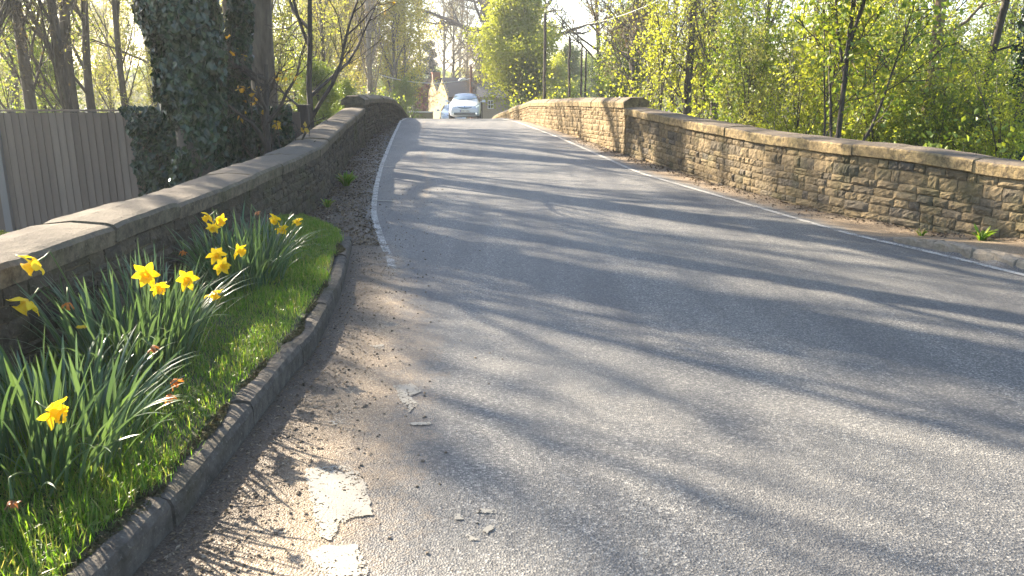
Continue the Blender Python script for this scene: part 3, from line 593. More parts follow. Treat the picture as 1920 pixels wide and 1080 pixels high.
# ------------------------------------------------------------------ fence behind the left wall
M['fence'] = NT('weathered_fence_boards')
def fm():
    m = M['fence']; v = m.coord(scale=(1, 1, .12)); n = m.noise(14, 6, v); g = m.n('NewGeometry')
    c = m.ramp(g.outputs['Random Per Island'], [(0, (.13, .092, .066)), (.5, (.185, .135, .10)), (1, (.23, .175, .13))]); c = m.mix(m.math('MULTIPLY', n, .7), c, (.09, .075, .065))
    m.l(c, m.b.inputs['Base Color']); m.b.inputs['Roughness'].default_value = .9; m.l(m.bump(n, .01, .5), m.b.inputs['Normal']); M['fence'] = m.m
fm(); M['concrete'] = simple('grey_concrete', (.18, .165, .15), .9)
root = empty('panel_fence', (-6, 12.3, -.6)); ident(root, 'weathered close board fence with concrete posts and ivy beyond the daffodil wall', 'fence')
g = np.random.default_rng(9); mb = MB(); x = -14.
YF = lambda x: (x + 14) * .02
while x < -3.3:
    if not any(abs(x + .06 - p) < .055 for p in (-7.86, -4.9, -10.6, -13.5)):
        dz = g.normal(0, .004); xx = x + 6
        V = np.array([(xx, 0, 0), (xx + .118, -.012, 0), (xx + .118, .004, 0), (xx, .006, 0)]); V = np.concatenate([V, V + np.array([0, 0, 1.80 + dz])]); V[:, 1] += YF(x)
        V[:4, 0] += 0; mb.add(V, [(0, 1, 5, 4), (1, 2, 6, 5), (2, 3, 7, 6), (3, 0, 4, 7), (4, 5, 6, 7)])
    x += .112
mb.build('boards', M['fence'], root)
for p in (-7.86, -4.9, -10.6, -13.5):
    mb = MB(); mb.box((p + 6, -.02 + YF(p), .9), (.11, .11, 1.84 if p > -14 else 1.8)); mb.build('post', M['concrete'], root)
mb = MB(); mb.box((-2.65, .11, 1.83), (10.6, .05, .03), rot=Matrix.Rotation(math.atan(.02), 3, 'Z')); mb.build('capping_rail', M['fence'], root)
mb = MB(); mb.box((0, 0, 0), (.16, .14, 2.0)); mb.box((0, 0, 1.01), (.2, .18, .03))
o = mb.build('fence_post', M['bark_dark']); o.location = (-3.28, 12.9, .28); ident(o, 'squat dark gatepost at the wall end of the ivy covered fence', 'post')

# ------------------------------------------------------------------ trees
def polyline(rng, p, d, L, n, wig, up):
    P = [np.array(p, float)]; d = np.array(d, float)
    for i in range(n):
        d = d + rng.normal(0, wig, 3) + np.array([0, 0, up]); d /= np.linalg.norm(d); P.append(P[-1] + d * L / n)
    return np.array(P), d
def skeleton(rng, H, r0, spec, d0=(0, 0, 1), p0=(0, 0, 0)):
    # spec: list per level of dict(n, t0, len, ang, wig, up, seg, k, rr)
    out = []; anchors = []
    def rec(p, d, L, r_, lev, tlist=None):
        s = spec[lev]; P, _ = polyline(rng, p, d, L, s['seg'], s['wig'], s['up']); n = len(P); tip = s.get('tip', .25)
        rad = r_ * (1 - (1 - tip) * np.linspace(0, 1, n) ** s.get('pw', 1)); 
        if lev == 0: rad = rad * (1 + .45 * np.exp(-np.linspace(0, 1, n) * H / .35))
        out.append((P, rad, s['k'], lev))
        if lev + 1 >= len(spec): anchors.append(P[1:]); return
        c = spec[lev + 1]; m = c['n'] if isinstance(c['n'], int) else rng.integers(c['n'][0], c['n'][1] + 1)
        for i in range(m):
            t = c['t0'] + (1 - c['t0']) * ((i + rng.random()) / m); f = t * (n - 1); a = int(min(f, n - 2)); q = P[a] + (P[a + 1] - P[a]) * (f - a)
            tg = P[a + 1] - P[a]; tg = tg / np.linalg.norm(tg); pr = np.cross(tg, rng.normal(size=3)); pr /= np.linalg.norm(pr)
            an = c['ang'] * rng.uniform(.7, 1.25); dd = tg * math.cos(an) + pr * math.sin(an)
            cl = c['len'] * (L if lev else H) * rng.uniform(.6, 1.15) * (1.15 - c.get('taper', .5) * t); rr = min(np.interp(f, np.arange(n), rad) * .8, r_ * c['rr'] * rng.uniform(.7, 1.1))
            rec(q, dd, cl, rr, lev + 1)
        if c.get('term', True): anchors.append(P[-1:])
    rec(p0, d0, H, r0, 0); return out, anchors
def wood(branches, levs=None, minr=.0):
    mb = MB()
    for P, rad, k, lev in branches: mb.tube(P, np.maximum(rad, minr), k, 0, cap=False)
    return mb
PROTO = {}
def make_proto(key, name, seed, H, r0, spec, leaf, lsize, per, spreadl, barkm, ndup=1, minr=.004, flat=0., extra=None):
    rng = np.random.default_rng(seed); br, an = skeleton(rng, H, r0, spec)
    A = np.concatenate(an); 
    root = empty(name, (0, 0, 0)); t = wood(br, minr=minr).build('trunk', barkm, root, smooth=True)
    if per > 0:
        n = int(len(A) * per); P = A[rng.integers(0, len(A), n)] + rng.normal(0, spreadl, (n, 3)); mb = MB(); leafcloud(mb, P, lsize, rng, flat=flat)
        mb.build('crown', leaf, root)
    PROTO[key] = root; root['H'] = H
    return root
D = lambda **k: k
SP_TREE = [D(seg=14, wig=.035, up=.02, k=9, tip=.3), D(n=15, t0=.28, len=.42, ang=.85, wig=.10, up=.05, seg=8, k=5, rr=.42, tip=.2), D(n=9, t0=.15, len=.45, ang=.75, wig=.13, up=.04, seg=5, k=4, rr=.4, tip=.3), D(n=6, t0=.1, len=.5, ang=.7, wig=.15, up=.02, seg=4, k=3, rr=.45, tip=.4)]
SP_ASC = [D(seg=16, wig=.02, up=.02, k=9, tip=.25), D(n=26, t0=.12, len=.33, ang=.55, wig=.06, up=.10, seg=8, k=5, rr=.28, tip=.2), D(n=8, t0=.15, len=.4, ang=.5, wig=.08, up=.06, seg=5, k=3, rr=.4, tip=.3), D(n=5, t0=.1, len=.5, ang=.5, wig=.1, up=.03, seg=3, k=3, rr=.45, tip=.4)]
SP_OAK = [D(seg=9, wig=.06, up=.02, k=10, tip=.45), D(n=13, t0=.3, len=.62, ang=1.05, wig=.17, up=.05, seg=10, k=6, rr=.5, tip=.2), D(n=9, t0=.2, len=.45, ang=.85, wig=.2, up=.03, seg=7, k=4, rr=.42, tip=.25), D(n=7, t0=.15, len=.5, ang=.8, wig=.2, up=.03, seg=4, k=3, rr=.42, tip=.35), D(n=4, t0=.1, len=.5, ang=.7, wig=.2, up=0, seg=3, k=3, rr=.5, tip=.5)]
SP_SHRUB = [D(seg=5, wig=.05, up=.05, k=6, tip=.7), D(n=11, t0=.05, len=.95, ang=.42, wig=.07, up=.05, seg=9, k=5, rr=.6, tip=.15, taper=.2), D(n=11, t0=.12, len=.32, ang=.75, wig=.13, up=.06, seg=5, k=3, rr=.4, tip=.3), D(n=6, t0=.1, len=.5, ang=.75, wig=.15, up=.02, seg=3, k=3, rr=.5, tip=.4)]
SP_BUSH = [D(seg=7, wig=.05, up=.05, k=7, tip=.4), D(n=20, t0=.08, len=.62, ang=.75, wig=.10, up=.09, seg=8, k=5, rr=.5, tip=.15, taper=.75), D(n=9, t0=.15, len=.4, ang=.75, wig=.13, up=.06, seg=5, k=3, rr=.4, tip=.3), D(n=3, t0=.1, len=.5, ang=.75, wig=.15, up=.02, seg=3, k=3, rr=.5, tip=.4)]
SP_POP = [D(seg=16, wig=.015, up=.02, k=8, tip=.2), D(n=44, t0=.05, len=.28, ang=.35, wig=.04, up=.12, seg=7, k=4, rr=.25, tip=.2), D(n=10, t0=.1, len=.4, ang=.4, wig=.07, up=.08, seg=4, k=3, rr=.4, tip=.3)]
SP_CON = [D(seg=12, wig=.01, up=.02, k=7, tip=.1), D(n=60, t0=.08, len=.26, ang=1.35, wig=.04, up=.02, seg=5, k=3, rr=.15, tip=.2, taper=.95), D(n=8, t0=.1, len=.35, ang=.7, wig=.08, up=-.02, seg=3, k=3, rr=.4, tip=.4)]
make_proto('treeA', 'woodland_tree', 101, 12, .19, SP_TREE, M['leaf_pale'], .055, 1.5, .16, M['bark'], minr=.006)
make_proto('treeB', 'woodland_tree', 102, 12, .17, SP_TREE, M['leaf_fresh'], .065, 1.5, .18, M['bark_dark'], minr=.006)
make_proto('treeC', 'woodland_tree', 103, 13, .15, SP_ASC, M['leaf_pale'], .055, 1.5, .16, M['bark'], minr=.006)
make_proto('treeE', 'woodland_tree', 104, 12, .16, SP_ASC, M['leaf_fresh'], .065, 1.2, .17, M['bark'], minr=.006)
make_proto('oak', 'oak_tree', 105, 12, .38, SP_OAK, M['leaf_brown'], .06, .5, .15, M['bark_dark'], minr=.009)
make_proto('brown', 'budding_tree', 106, 11, .17, SP_TREE, M['leaf_brown'], .06, 2.2, .22, M['bark'], minr=.008)
make_proto('shrubA', 'hazel_shrub', 107, 4.2, .05, SP_SHRUB, M['leaf_fresh'], .058, 2.1, .08, M['bark'], minr=.003)
make_proto('shrubB', 'hazel_shrub', 108, 4.0, .05, SP_SHRUB, M['leaf_pale'], .055, 1.9, .08, M['bark'], minr=.003)
make_proto('shrubC', 'hawthorn_shrub', 109, 3.6, .05, SP_SHRUB, M['leaf_green'], .055, 3.0, .12, M['bark_dark'], minr=.003)
make_proto('willow', 'willow_tree', 110, 8, .14, SP_SHRUB, M['leaf_yellow'], .09, 12, .25, M['bark'], minr=.006)
make_proto('poplar', 'poplar_tree', 111, 13, .24, SP_POP, M['leaf_brown'], .06, 3., .15, M['bark_pale'], minr=.009)
make_proto('conifer', 'conifer_tree', 112, 10, .2, SP_CON, M['leaf_dark'], .10, 12, .13, M['bark_dark'], minr=.01)
make_proto('bush', 'bushy_tree', 113, 7, .13, SP_BUSH, M['leaf_green'], .085, 15, .24, M['bark_dark'], minr=.006)
make_proto('bushY', 'bushy_tree', 114, 7, .13, SP_BUSH, M['leaf_fresh'], .10, 24, .28, M['bark_dark'], minr=.006)
make_proto('bare', 'bare_tree', 115, 13, .17, SP_ASC, M['leaf_brown'], .05, .8, .1, M['bark'], minr=.007)
used = set()
def PX(px, Yd): return (px - 960) / 1500 * Yd / 1.02
def place(key, x, y, s, label, group, rot=None, name=None, lean=0., cat='tree', zz=None, sxy=1.):
    src = PROTO[key]
    if key in used: o = copy_tree(src)
    else: o = src; used.add(key)
    if name: o.name = name
    o.location = (x, y, (float(terrain(x, y)) if zz is None else zz) - .05); o.scale = (s * sxy, s * sxy, s)
    o.rotation_euler = (lean * math.sin(x * 3.7), lean * math.cos(x * 2.3), (x * 7.13 + y * 1.7) % 6.28 if rot is None else rot)
    ident(o, label, cat, group)
    if 'H' in o: del o['H']
    return o
# labelled trees: (key, px, Y, scale, label, group, name, cat)
GR = 'trees on the right bank'; GL = 'trees beyond the fence'; GF = 'trees beyond the bridge'
HS = 'shrubs along the sunny wall'
T = [
 ('treeC', 62, 20, 1.05, 'slim grey trunk farthest left behind the panel fence', GL, 'tree'),
 ('treeA', 132, 22, 1.0, 'dark double trunk between two slim trunks behind the fence', GL, 'tree'),
 ('bare', 142, 18.5, .8, 'straight bare trunk in front of the dark double trunk behind the fence', GL, 'tree'),
 ('treeA', 175, 24, .8, 'thin leaning trunk just left of the ivy covered tree behind the fence', GL, 'tree'),
 ('treeC', 238, 30, .95, 'far slim tree seen in the gap beside the ivy covered trunk', GL, 'tree'),
 ('treeE', -120, 17, .9, 'tree outside the left edge beyond the fence', GL, 'tree'),
 ('bare', -80, 13.2, .85, 'bare tree just outside the left edge behind the fence', GL, 'tree'),
 ('bare', -60, 17.5, 1.0, 'taller bare tree outside the left edge beyond the fence', GL, 'tree'),
 ('bare', -230, 20, 1.05, 'bare tree far outside the left edge', GL, 'tree'),
 ('treeC', -330, 14.5, .95, 'tree outside the left edge nearest the fence', GL, 'tree'),
 ('treeA', 25, 30, 1.0, 'far tree behind the slim grey trunk beyond the fence', GL, 'tree'),
 ('treeB', 300, 34, 1.0, 'far tree hidden mostly behind the ivy covered trunk', GL, 'tree'),
 ('treeB', 448, 30, .9, 'leafy tree between ivy stem and thick bare trunk', GL, 'tree'),
 ('poplar', 697, 50, .85, 'tall narrow pale poplar above the shaded parapet', GF, 'tree'),
 ('willow', 655, 58, 1.15, 'yellow willow just left of the tall pale poplar', GF, 'tree'),
 ('willow', 742, 55, .85, 'yellow willow just right of the tall pale poplar', GF, 'tree'),
 ('conifer', 742, 95, 1.25, 'dark conifer behind the yellow willow', GF, 'tree'),
 ('conifer', 806, 92, .85, 'dark evergreen directly behind the cottage chimney', GF, 'tree'),
 ('bush', 756, 52, .36, 'rounded green bush left of the cottage gable', GF, 'tree'),
 ('oak', 925, 78, 1.6, 'huge bare oak with dark twisting limbs behind the cottage', GF, 'tree'),
 ('brown', 795, 98, 1.2, 'brown tree hazy behind the dark conifers left of the cottage', GF, 'tree'),
 ('treeA', 830, 104, 1.25, 'tall pale tree far behind the cottage chimney', GF, 'tree'),
 ('brown', 875, 92, 1.15, 'broad brown tree far behind the telegraph pole', GF, 'tree'),
 ('oak', 990, 70, 1.35, 'second bare oak whose limbs spread above the bright bushy tree', GF, 'tree'),
 ('brown', 850, 80, 1.0, 'brown budding tree above the cottage roof', GF, 'tree'),
 ('brown', 898, 66, .6, 'small brown budding tree between the telegraph pole and the green bushy tree', GF, 'tree'),
 ('bushY', 982, 46, .92, 'bright green bushy tree right of the cottage, left of the dark poles', GF, 'tree'),
 ('bush', 1000, 44, .45, 'dark green holly bush under the bright bushy tree', GF, 'tree'),
 ('bushY', 1042, 58, .6, 'loose pale green tree between the bushy tree and the dark poles', GF, 'tree'),
 ('bush', 1168, 40, .8, 'ivy darkened tree behind the parapet end', GR, 'tree'),
 ('treeA', 1130, 42, .85, 'pale leafed tree rising above the parapet end', GR, 'tree'),
 ('brown', 1190, 35, .8, 'brown budding tree right of the parapet end', GR, 'tree'),
 ('bare', 1210, 33, .85, 'upright bare tree behind the brown budding tree by the parapet', GR, 'tree'),
 ('treeC', 1262, 38, .9, 'ivy trunked tree with dark stem beyond the hazel shrubs', GR, 'tree'),
 ('bare', 1292, 28, .8, 'dark forked tree rising from the shrubs beside the parapet', GR, 'tree'),
 ('treeE', 1340, 26, .85, 'tall slender fresh green tree above the wall shrubs', GR, 'tree'),
 ('treeC', 1420, 36, 1.0, 'pale tall tree in the middle of the right wood', GR, 'tree'),
 ('treeE', 1500, 40, 1.0, 'tall green tree deep in the right wood', GR, 'tree'),
 ('bare', 1560, 30, .9, 'bare pale tree behind the many stemmed shrub', GR, 'tree'),
 ('treeA', 1650, 32, .9, 'background tree left of the sturdy sunlit trunk', GR, 'tree'),
 ('treeC', 1880, 30, .9, 'background tree behind the ivy trunk at the far right', GR, 'tree'),
 ('treeE', 2020, 22, .9, 'tree outside the right edge', GR, 'tree'),
 ('treeA', 400, 48, 1.05, 'distant tree directly behind the second ivy stem', GL, 'tree'),
 ('treeC', 560, 42, 1.0, 'distant tree right of the thick bare trunk', GL, 'tree'),
 ('treeC', 610, 36, .8, 'leafy tree above the shaded wall, left of the poplar', GL, 'tree'),
 ('bush', 590, 30, .45, 'green laurel bush beyond the fence end post', GL, 'tree'),
 ('bush', 640, 34, .38, 'glossy green bush just behind the dark parapet end stone', GL, 'tree'),
 ('brown', 620, 60, 1.0, 'far brown tree behind the yellow willow', GF, 'tree'),
]
for k, px, Yd, s, lab, grp, c in T: place(k, PX(px, Yd), Yd, s, lab, grp, cat=c)
# background trees, one by one
g = np.random.default_rng(77); kinds = {'treeA': 'pale budding', 'treeB': 'fresh green', 'treeC': 'slender pale', 'brown': 'brown twiggy', 'bare': 'bare upright', 'treeE': 'slim bright green', 'bush': 'dense dark green', 'willow': 'yellow green'}
ordn = ['first', 'second', 'third', 'fourth', 'fifth', 'sixth', 'seventh', 'eighth', 'ninth', 'tenth', 'eleventh', 'twelfth', 'thirteenth', 'fourteenth', 'fifteenth', 'sixteenth', 'seventeenth', 'eighteenth', 'nineteenth', 'twentieth']
cnt = {}
bg = []
for i in range(30):
    px = -150 + 2200 * (i + g.random()) / 30; Yd = g.uniform(60, 120); k = list(kinds)[[0, 1, 2, 3, 3, 4, 5, 6, 0, 2, 7][g.integers(0, 11)]]
    if 800 < px < 960: Yd = g.uniform(95, 130)
    if 700 < px < 790: Yd = g.uniform(85, 120)
    if 1040 < px < 1110: k = 'bush'; 
    bg.append((px, Yd, k))
for px, Yd, k in sorted(bg):
    side = 'left of the cottage' if px < 800 else ('behind the cottage' if px < 950 else 'right of the bridge'); c = cnt.get((k, side), 0); cnt[(k, side)] = c + 1
    place(k, PX(px, Yd), Yd, (Yd / 100 * g.uniform(.75, 1.05)) + .25 if k != 'bush' else (.9 if not 1040 < px < 1110 else .8), '%s background tree %s, %s such from the left' % (kinds[k], side, ordn[c]), 'background trees in the far wood')
# shrubs behind the sunny wall
sh = []
for i in range(30):
    Yd = 9.5 + 26 * g.random() ** 1.2; px = g.uniform(1190, 2050)
    x = PX(px, Yd)
    if x < float(rx(min(Yd, 40))) + 1.3: x = float(rx(min(Yd, 40))) + 1.3 + g.random(); px = x * 1020 * 1.5 / Yd + 960
    if Yd < 13 and px > 1300: Yd += 3; x = PX(px, Yd)
    if 1600 < px < 1960 and Yd < 15: Yd += 7; x = PX(px, Yd)
    sh.append((px, Yd, x, ['shrubA', 'shrubA', 'shrubB', 'shrubC', 'shrubA'][g.integers(0, 5)] if px < 1640 else ['shrubA', 'shrubC', 'shrubC'][g.integers(0, 3)]))
knm = {'shrubA': 'bright yellow green hazel', 'shrubB': 'pale budding', 'shrubC': 'mid green hawthorn'}; cnt = {}
for px, Yd, x, k in sorted(sh):
    dist = 'close behind the sunny wall' if Yd < 18 else 'deeper in the right wood'; c = cnt.get((k, dist), 0); cnt[(k, dist)] = c + 1
    place(k, x, Yd, g.uniform(.5, .8) if Yd < 20 else g.uniform(.65, 1.0), '%s shrub %s, %s such from the left' % (knm[k], dist, ordn[min(c, 19)]), HS, cat='shrub')
for px, Yd, k, sc_, lb in [(1660, 12.2, 'shrubA', .42, 'small yellow green shrub between the many stemmed shrub and the sunlit trunk'), (1705, 11.8, 'shrubC', .42, 'small green shrub at the foot of the sunlit trunk'), (1770, 12, 'shrubA', .46, 'small bright shrub between the sunlit trunk and the leaning trunk'), (1845, 11.8, 'shrubC', .5, 'small green shrub just left of the ivy draped tree'), (1500, 12.5, 'shrubA', .45, 'small bright shrub left of the many stemmed shrub'), (1420, 14, 'shrubB', .5, 'small pale shrub behind the middle of the sunny wall'), (1900, 11, 'shrubA', .4, 'small bright shrub in front of the ivy draped tree')]:
    place(k, PX(px, Yd), Yd, sc_, lb, HS, cat='shrub')
# shrubs behind the fence on the left
sh = []
for i in range(17):
    Yd = g.uniform(24, 46); px = g.uniform(-80, 640); sh.append((px, Yd, ['shrubB', 'shrubB', 'shrubA', 'shrubC'][g.integers(0, 4)]))
cnt = {}
for px, Yd, k in sorted(sh):
    x = PX(px, Yd); x = min(x, float(lx(min(Yd, 39))) - 1.4)
    c = cnt.get(k, 0); cnt[k] = c + 1
    place(k, x, Yd, g.uniform(.75, 1.15), '%s shrub beyond the panel fence, %s such from the left' % (knm[k], ordn[c]), 'shrubs beyond the fence', cat='shrub')
# garden shrubs beyond the bridge
o = place('shrubC', PX(793, 58), 58, .55, 'small pink blossoming shrub beside the cottage gable', 'garden shrubs by the cottage', cat='shrub')
o = [c for c in o.children if c.name.startswith('crown')][0]; me = o.data.copy(); me.materials.clear(); me.materials.append(M['leaf_pink']); o.data = me
place('shrubB', PX(780, 60), 60, 1.0, 'grey twiggy shrub above the pale garden wall', 'garden shrubs by the cottage', cat='shrub')
place('shrubC', PX(765, 56), 56, .8, 'green shrub at the left end of the pale garden wall', 'garden shrubs by the cottage', cat='shrub')

# many-stemmed shrub and twigs near the sunny wall are hazels; undergrowth fills the banks
g = np.random.default_rng(15)
def bank(n, xr, yr, hmx, mat, name, size, leftside, seed):
    g = np.random.default_rng(seed); Yb = yr[0] + (yr[1] - yr[0]) * g.random(n) ** 1.3
    if leftside: Xb = np.minimum(lx(np.minimum(Yb, 39)) - .7, -3.) - (xr * Yb / 20) * g.random(n)
    else: Xb = rx(np.minimum(Yb, 40)) + .75 + (xr * Yb / 20) * g.random(n)
    hb = hmx * (vn(Xb, Yb, .8, seed) ** 1.5) * g.random(n) ** .6 * 1.6; mb = MB(); leafcloud(mb, np.stack([Xb, Yb, terrain(Xb, Yb) + hb], 1), size * (.7 + Yb / 40), g)
    mb.build(name, mat, kind='stuff')
bank(80000, 22, (7, 60), 2.3, M['leaf_fresh'], 'undergrowth_leaves', .05, False, 3)
bank(45000, 22, (7, 60), 1.6, M['leaf_green'], 'undergrowth_foliage', .055, False, 4)
bank(50000, 22, (14.5, 60), 1.9, M['leaf_green'], 'undergrowth', .055, True, 5)
# far wood that reads as one mass
g = np.random.default_rng(21); n = 120000
ang = g.uniform(-.8, .8, n); dist = g.uniform(120, 170, n); Xf = dist * np.sin(ang); Yf = dist * np.cos(ang)
top = 3 + 6 * vn(ang * 30, ang * 0, 1., 2) * (.6 + .6 * vn(ang * 90, ang * 0 + 3, 1., 3)); Zf = -1.5 + top * g.random(n) ** .8
cl = vn(ang * 120, Zf * .8, 1., 7); kp = g.random(n) < .25 + cl
mb = MB(); leafcloud(mb, np.stack([Xf, Yf, Zf], 1)[kp], .5, g)
mb.build('far_woodland', M['leaf_pale'], kind='stuff')
mb = MB(); n = 60000; ang = g.uniform(-.9, .9, n); dist = g.uniform(150, 190, n); Zf = -1.5 + (3.5 + 4 * vn(ang * 25, ang * 0, 1., 8)) * g.random(n)
leafcloud(mb, np.stack([dist * np.sin(ang), dist * np.cos(ang), Zf], 1), .8, g); mb.build('far_woodland', M['leaf_green'], kind='stuff')

# ------------------------------------------------------------------ ivy clad trees by the fence
def ivy_tree(label, x, y, H, r0, ivyr, d0, nleaf, seed, spec, crown=True, barkm='bark_dark', leafm='leaf_pale', top=1.0, bare=.5, zz=None, lper=1.2):
    rng = np.random.default_rng(seed); z = float(terrain(x, y)) if zz is None else zz; root = empty('ivy_clad_tree', (x, y, z)); ident(root, label, 'tree', 'trees wrapped in ivy')
    br, an = skeleton(rng, H, r0, spec, d0=d0); wood(br, minr=.007).build('trunk', M[barkm], root, smooth=True)
    P, rad, _, _ = br[0]; n = nleaf; t = np.where(rng.random(n) < .6, rng.uniform(bare / H, 4.5 / H, n), rng.uniform(4.5 / H, top, n)); f = t * (len(P) - 1); a = np.minimum(f.astype(int), len(P) - 2); C = P[a] + (P[a + 1] - P[a]) * (f - a)[:, None]
    th = rng.random(n) * 6.283; prof = np.interp(t * H, [0, .4, 1.0, 1.8, 3.0, 5, H], [.45, .8, .9, .95, 1.15, 1.0, .6]) * (.62 + .75 * vn(th * 1.6, t * H * 1.9, 1., seed)); rr = ivyr * prof * (.82 + .22 * rng.random(n))
    nr = np.stack([np.cos(th), np.sin(th), np.full(n, .25)], 1); mb = MB()
    leafcloud(mb, C + nr * rr[:, None] * np.array([1, 1, 0]), .085, rng, nrm=nr, elong=1.15)
    mb.build('ivy', M['ivy'], root)
    if crown:
        A = np.concatenate(an); n = int(len(A) * lper); mb = MB(); leafcloud(mb, A[rng.integers(0, len(A), n)] + rng.normal(0, .15, (n, 3)), .05, rng); mb.build('crown', M[leafm], root)
    return root
SP_IV = [D(seg=14, wig=.03, up=.02, k=10, tip=.3), D(n=11, t0=.42, len=.38, ang=.8, wig=.11, up=.08, seg=9, k=6, rr=.42, tip=.2), D(n=8, t0=.15, len=.45, ang=.7, wig=.13, up=.05, seg=6, k=4, rr=.4, tip=.3), D(n=6, t0=.1, len=.5, ang=.7, wig=.15, up=.02, seg=4, k=3, rr=.45, tip=.4)]
ivy_tree('massive ivy covered trunk standing in front of the fence', PX(382, 10.8), 10.8, 13, .30, .36, (-.045, 0, 1), 26000, 51, SP_IV, bare=.75)
ivy_tree('slimmer ivy stem leaning away right of the massive ivy trunk', PX(418, 11.6), 11.6, 12, .14, .14, (.13, .02, 1), 9000, 52, SP_IV, bare=.9, barkm='bark_dark')
ivy_tree('tall ivy wrapped tree seen between the two nearer ivy stems', PX(442, 21.3), 21.3, 16, .24, .42, (0, 0, 1), 24000, 63, SP_IV, bare=.3, barkm='bark_dark', top=.8, lper=.3)
ivy_tree('ivy draped tree rising at the far right behind the sunny wall', PX(1905, 14.5), 14.5, 12, .17, .24, (.02, 0, 1), 9000, 53, SP_IV, bare=.3, barkm='bark_dark', leafm='leaf_fresh')
def big_tree(label, x, y, H, r0, seed, spec, name='thick_trunked_tree', barkm='bark', leafm='leaf_pale', per=1.0, d0=(0, 0, 1), grp=None, ls=.05):
    rng = np.random.default_rng(seed); root = empty(name, (x, y, float(terrain(x, y)))); ident(root, label, 'tree', grp or GL)
    br, an = skeleton(rng, H, r0, spec, d0=d0); wood(br, minr=.007).build('trunk', M[barkm], root, smooth=True)
    A = np.concatenate(an); n = int(len(A) * per); mb = MB(); leafcloud(mb, A[rng.integers(0, len(A), n)] + rng.normal(0, .15, (n, 3)), ls, rng); mb.build('crown', M[leafm], root); return root
big_tree('thick straight grey trunk behind the ivy covered fence', PX(514, 16), 16, 14, .27, 61, SP_IV, per=1.2)
big_tree('tall ivy hidden tree rising just behind the massive ivy trunk', PX(352, 19.5), 19.5, 15, .26, 62, SP_IV, per=.3)
big_tree('tall tree standing left of the thick straight grey trunk', PX(468, 25.5), 25.5, 17, .26, 65, SP_IV, per=.3)
SP_LOW = [D(seg=14, wig=.03, up=.02, k=9, tip=.3), D(n=14, t0=.16, len=.36, ang=1.15, wig=.11, up=.06, seg=9, k=5, rr=.3, tip=.2), D(n=9, t0=.15, len=.45, ang=.7, wig=.13, up=.05, seg=6, k=4, rr=.4, tip=.3), D(n=6, t0=.1, len=.5, ang=.7, wig=.15, up=.02, seg=4, k=3, rr=.45, tip=.4)]
big_tree('sturdy tree with sunlit trunk right of the many stemmed shrub', PX(1738, 13), 13, 11, .105, 71, SP_LOW, barkm='bark_ivy', leafm='leaf_fresh', per=3.2, grp=GR, ls=.06)
big_tree('leaning dark trunk between the sturdy tree and the ivy tree', PX(1806, 15.5), 15.5, 11, .09, 72, SP_LOW, barkm='bark_dark', leafm='leaf_fresh', per=3., d0=(.16, 0, 1), grp=GR, ls=.06)
big_tree('dark tree with a forked trunk above the middle of the sunny wall', PX(1290, 26), 26, 12, .14, 73, SP_LOW, barkm='bark_dark', leafm='leaf_pale', per=1., grp=GR, ls=.06)
ms = big_tree('many stemmed dark shrub just behind the middle of the sunny wall', PX(1572, 11.2), 11.2, 4.0, .04, 74, [D(seg=4, wig=.05, up=.05, k=6, tip=.7), D(n=8, t0=.02, len=1.0, ang=.36, wig=.05, up=.05, seg=9, k=6, rr=.62, tip=.2, taper=.1), D(n=8, t0=.3, len=.3, ang=.8, wig=.13, up=.06, seg=5, k=3, rr=.4, tip=.3), D(n=5, t0=.1, len=.5, ang=.75, wig=.15, up=.02, seg=3, k=3, rr=.5, tip=.4)], name='many_stemmed_shrub', barkm='bark_dark', leafm='leaf_green', per=4.5, grp='shrubs along the sunny wall'); ms['category'] = 'shrub'
# low boughs with orange buds beside the thick trunk
def maple(label, x, y, H, seed, mrot=0):
    sp = [D(seg=8, wig=.06, up=.03, k=6, tip=.4), D(n=9, t0=.15, len=.6, ang=.95, wig=.12, up=.06, seg=8, k=5, rr=.55, tip=.2), D(n=7, t0=.15, len=.4, ang=.75, wig=.15, up=.05, seg=5, k=4, rr=.4, tip=.3), D(n=4, t0=.2, len=.5, ang=.7, wig=.15, up=.02, seg=3, k=3, rr=.5, tip=.4)]
    rng = np.random.default_rng(seed); root = empty('young_maple', (x, y, float(terrain(x, y)))); ident(root, label, 'tree', GL)
    br, an = skeleton(rng, H, .07, sp); wood(br, minr=.005).build('trunk', M['bark_dark'], root, smooth=True)
    A = np.concatenate(an); n = int(len(A) * .03); idx = rng.integers(0, len(A), n); mb = MB(); P = np.repeat(A[idx], 3, 0) + rng.normal(0, .035, (n * 3, 3)); leafcloud(mb, P, .05, rng); mb.build('crown', M['leaf_orange'], root); root.rotation_euler.z = mrot
    return root
maple('young maple with dark bent boughs and orange buds beside the thick trunk', PX(585, 14.2), 14.2, 5.2, 64, 2.6)
maple('spindly orange budded sapling just behind the shaded wall', PX(500, 11.6), 11.6, 2.5, 66)
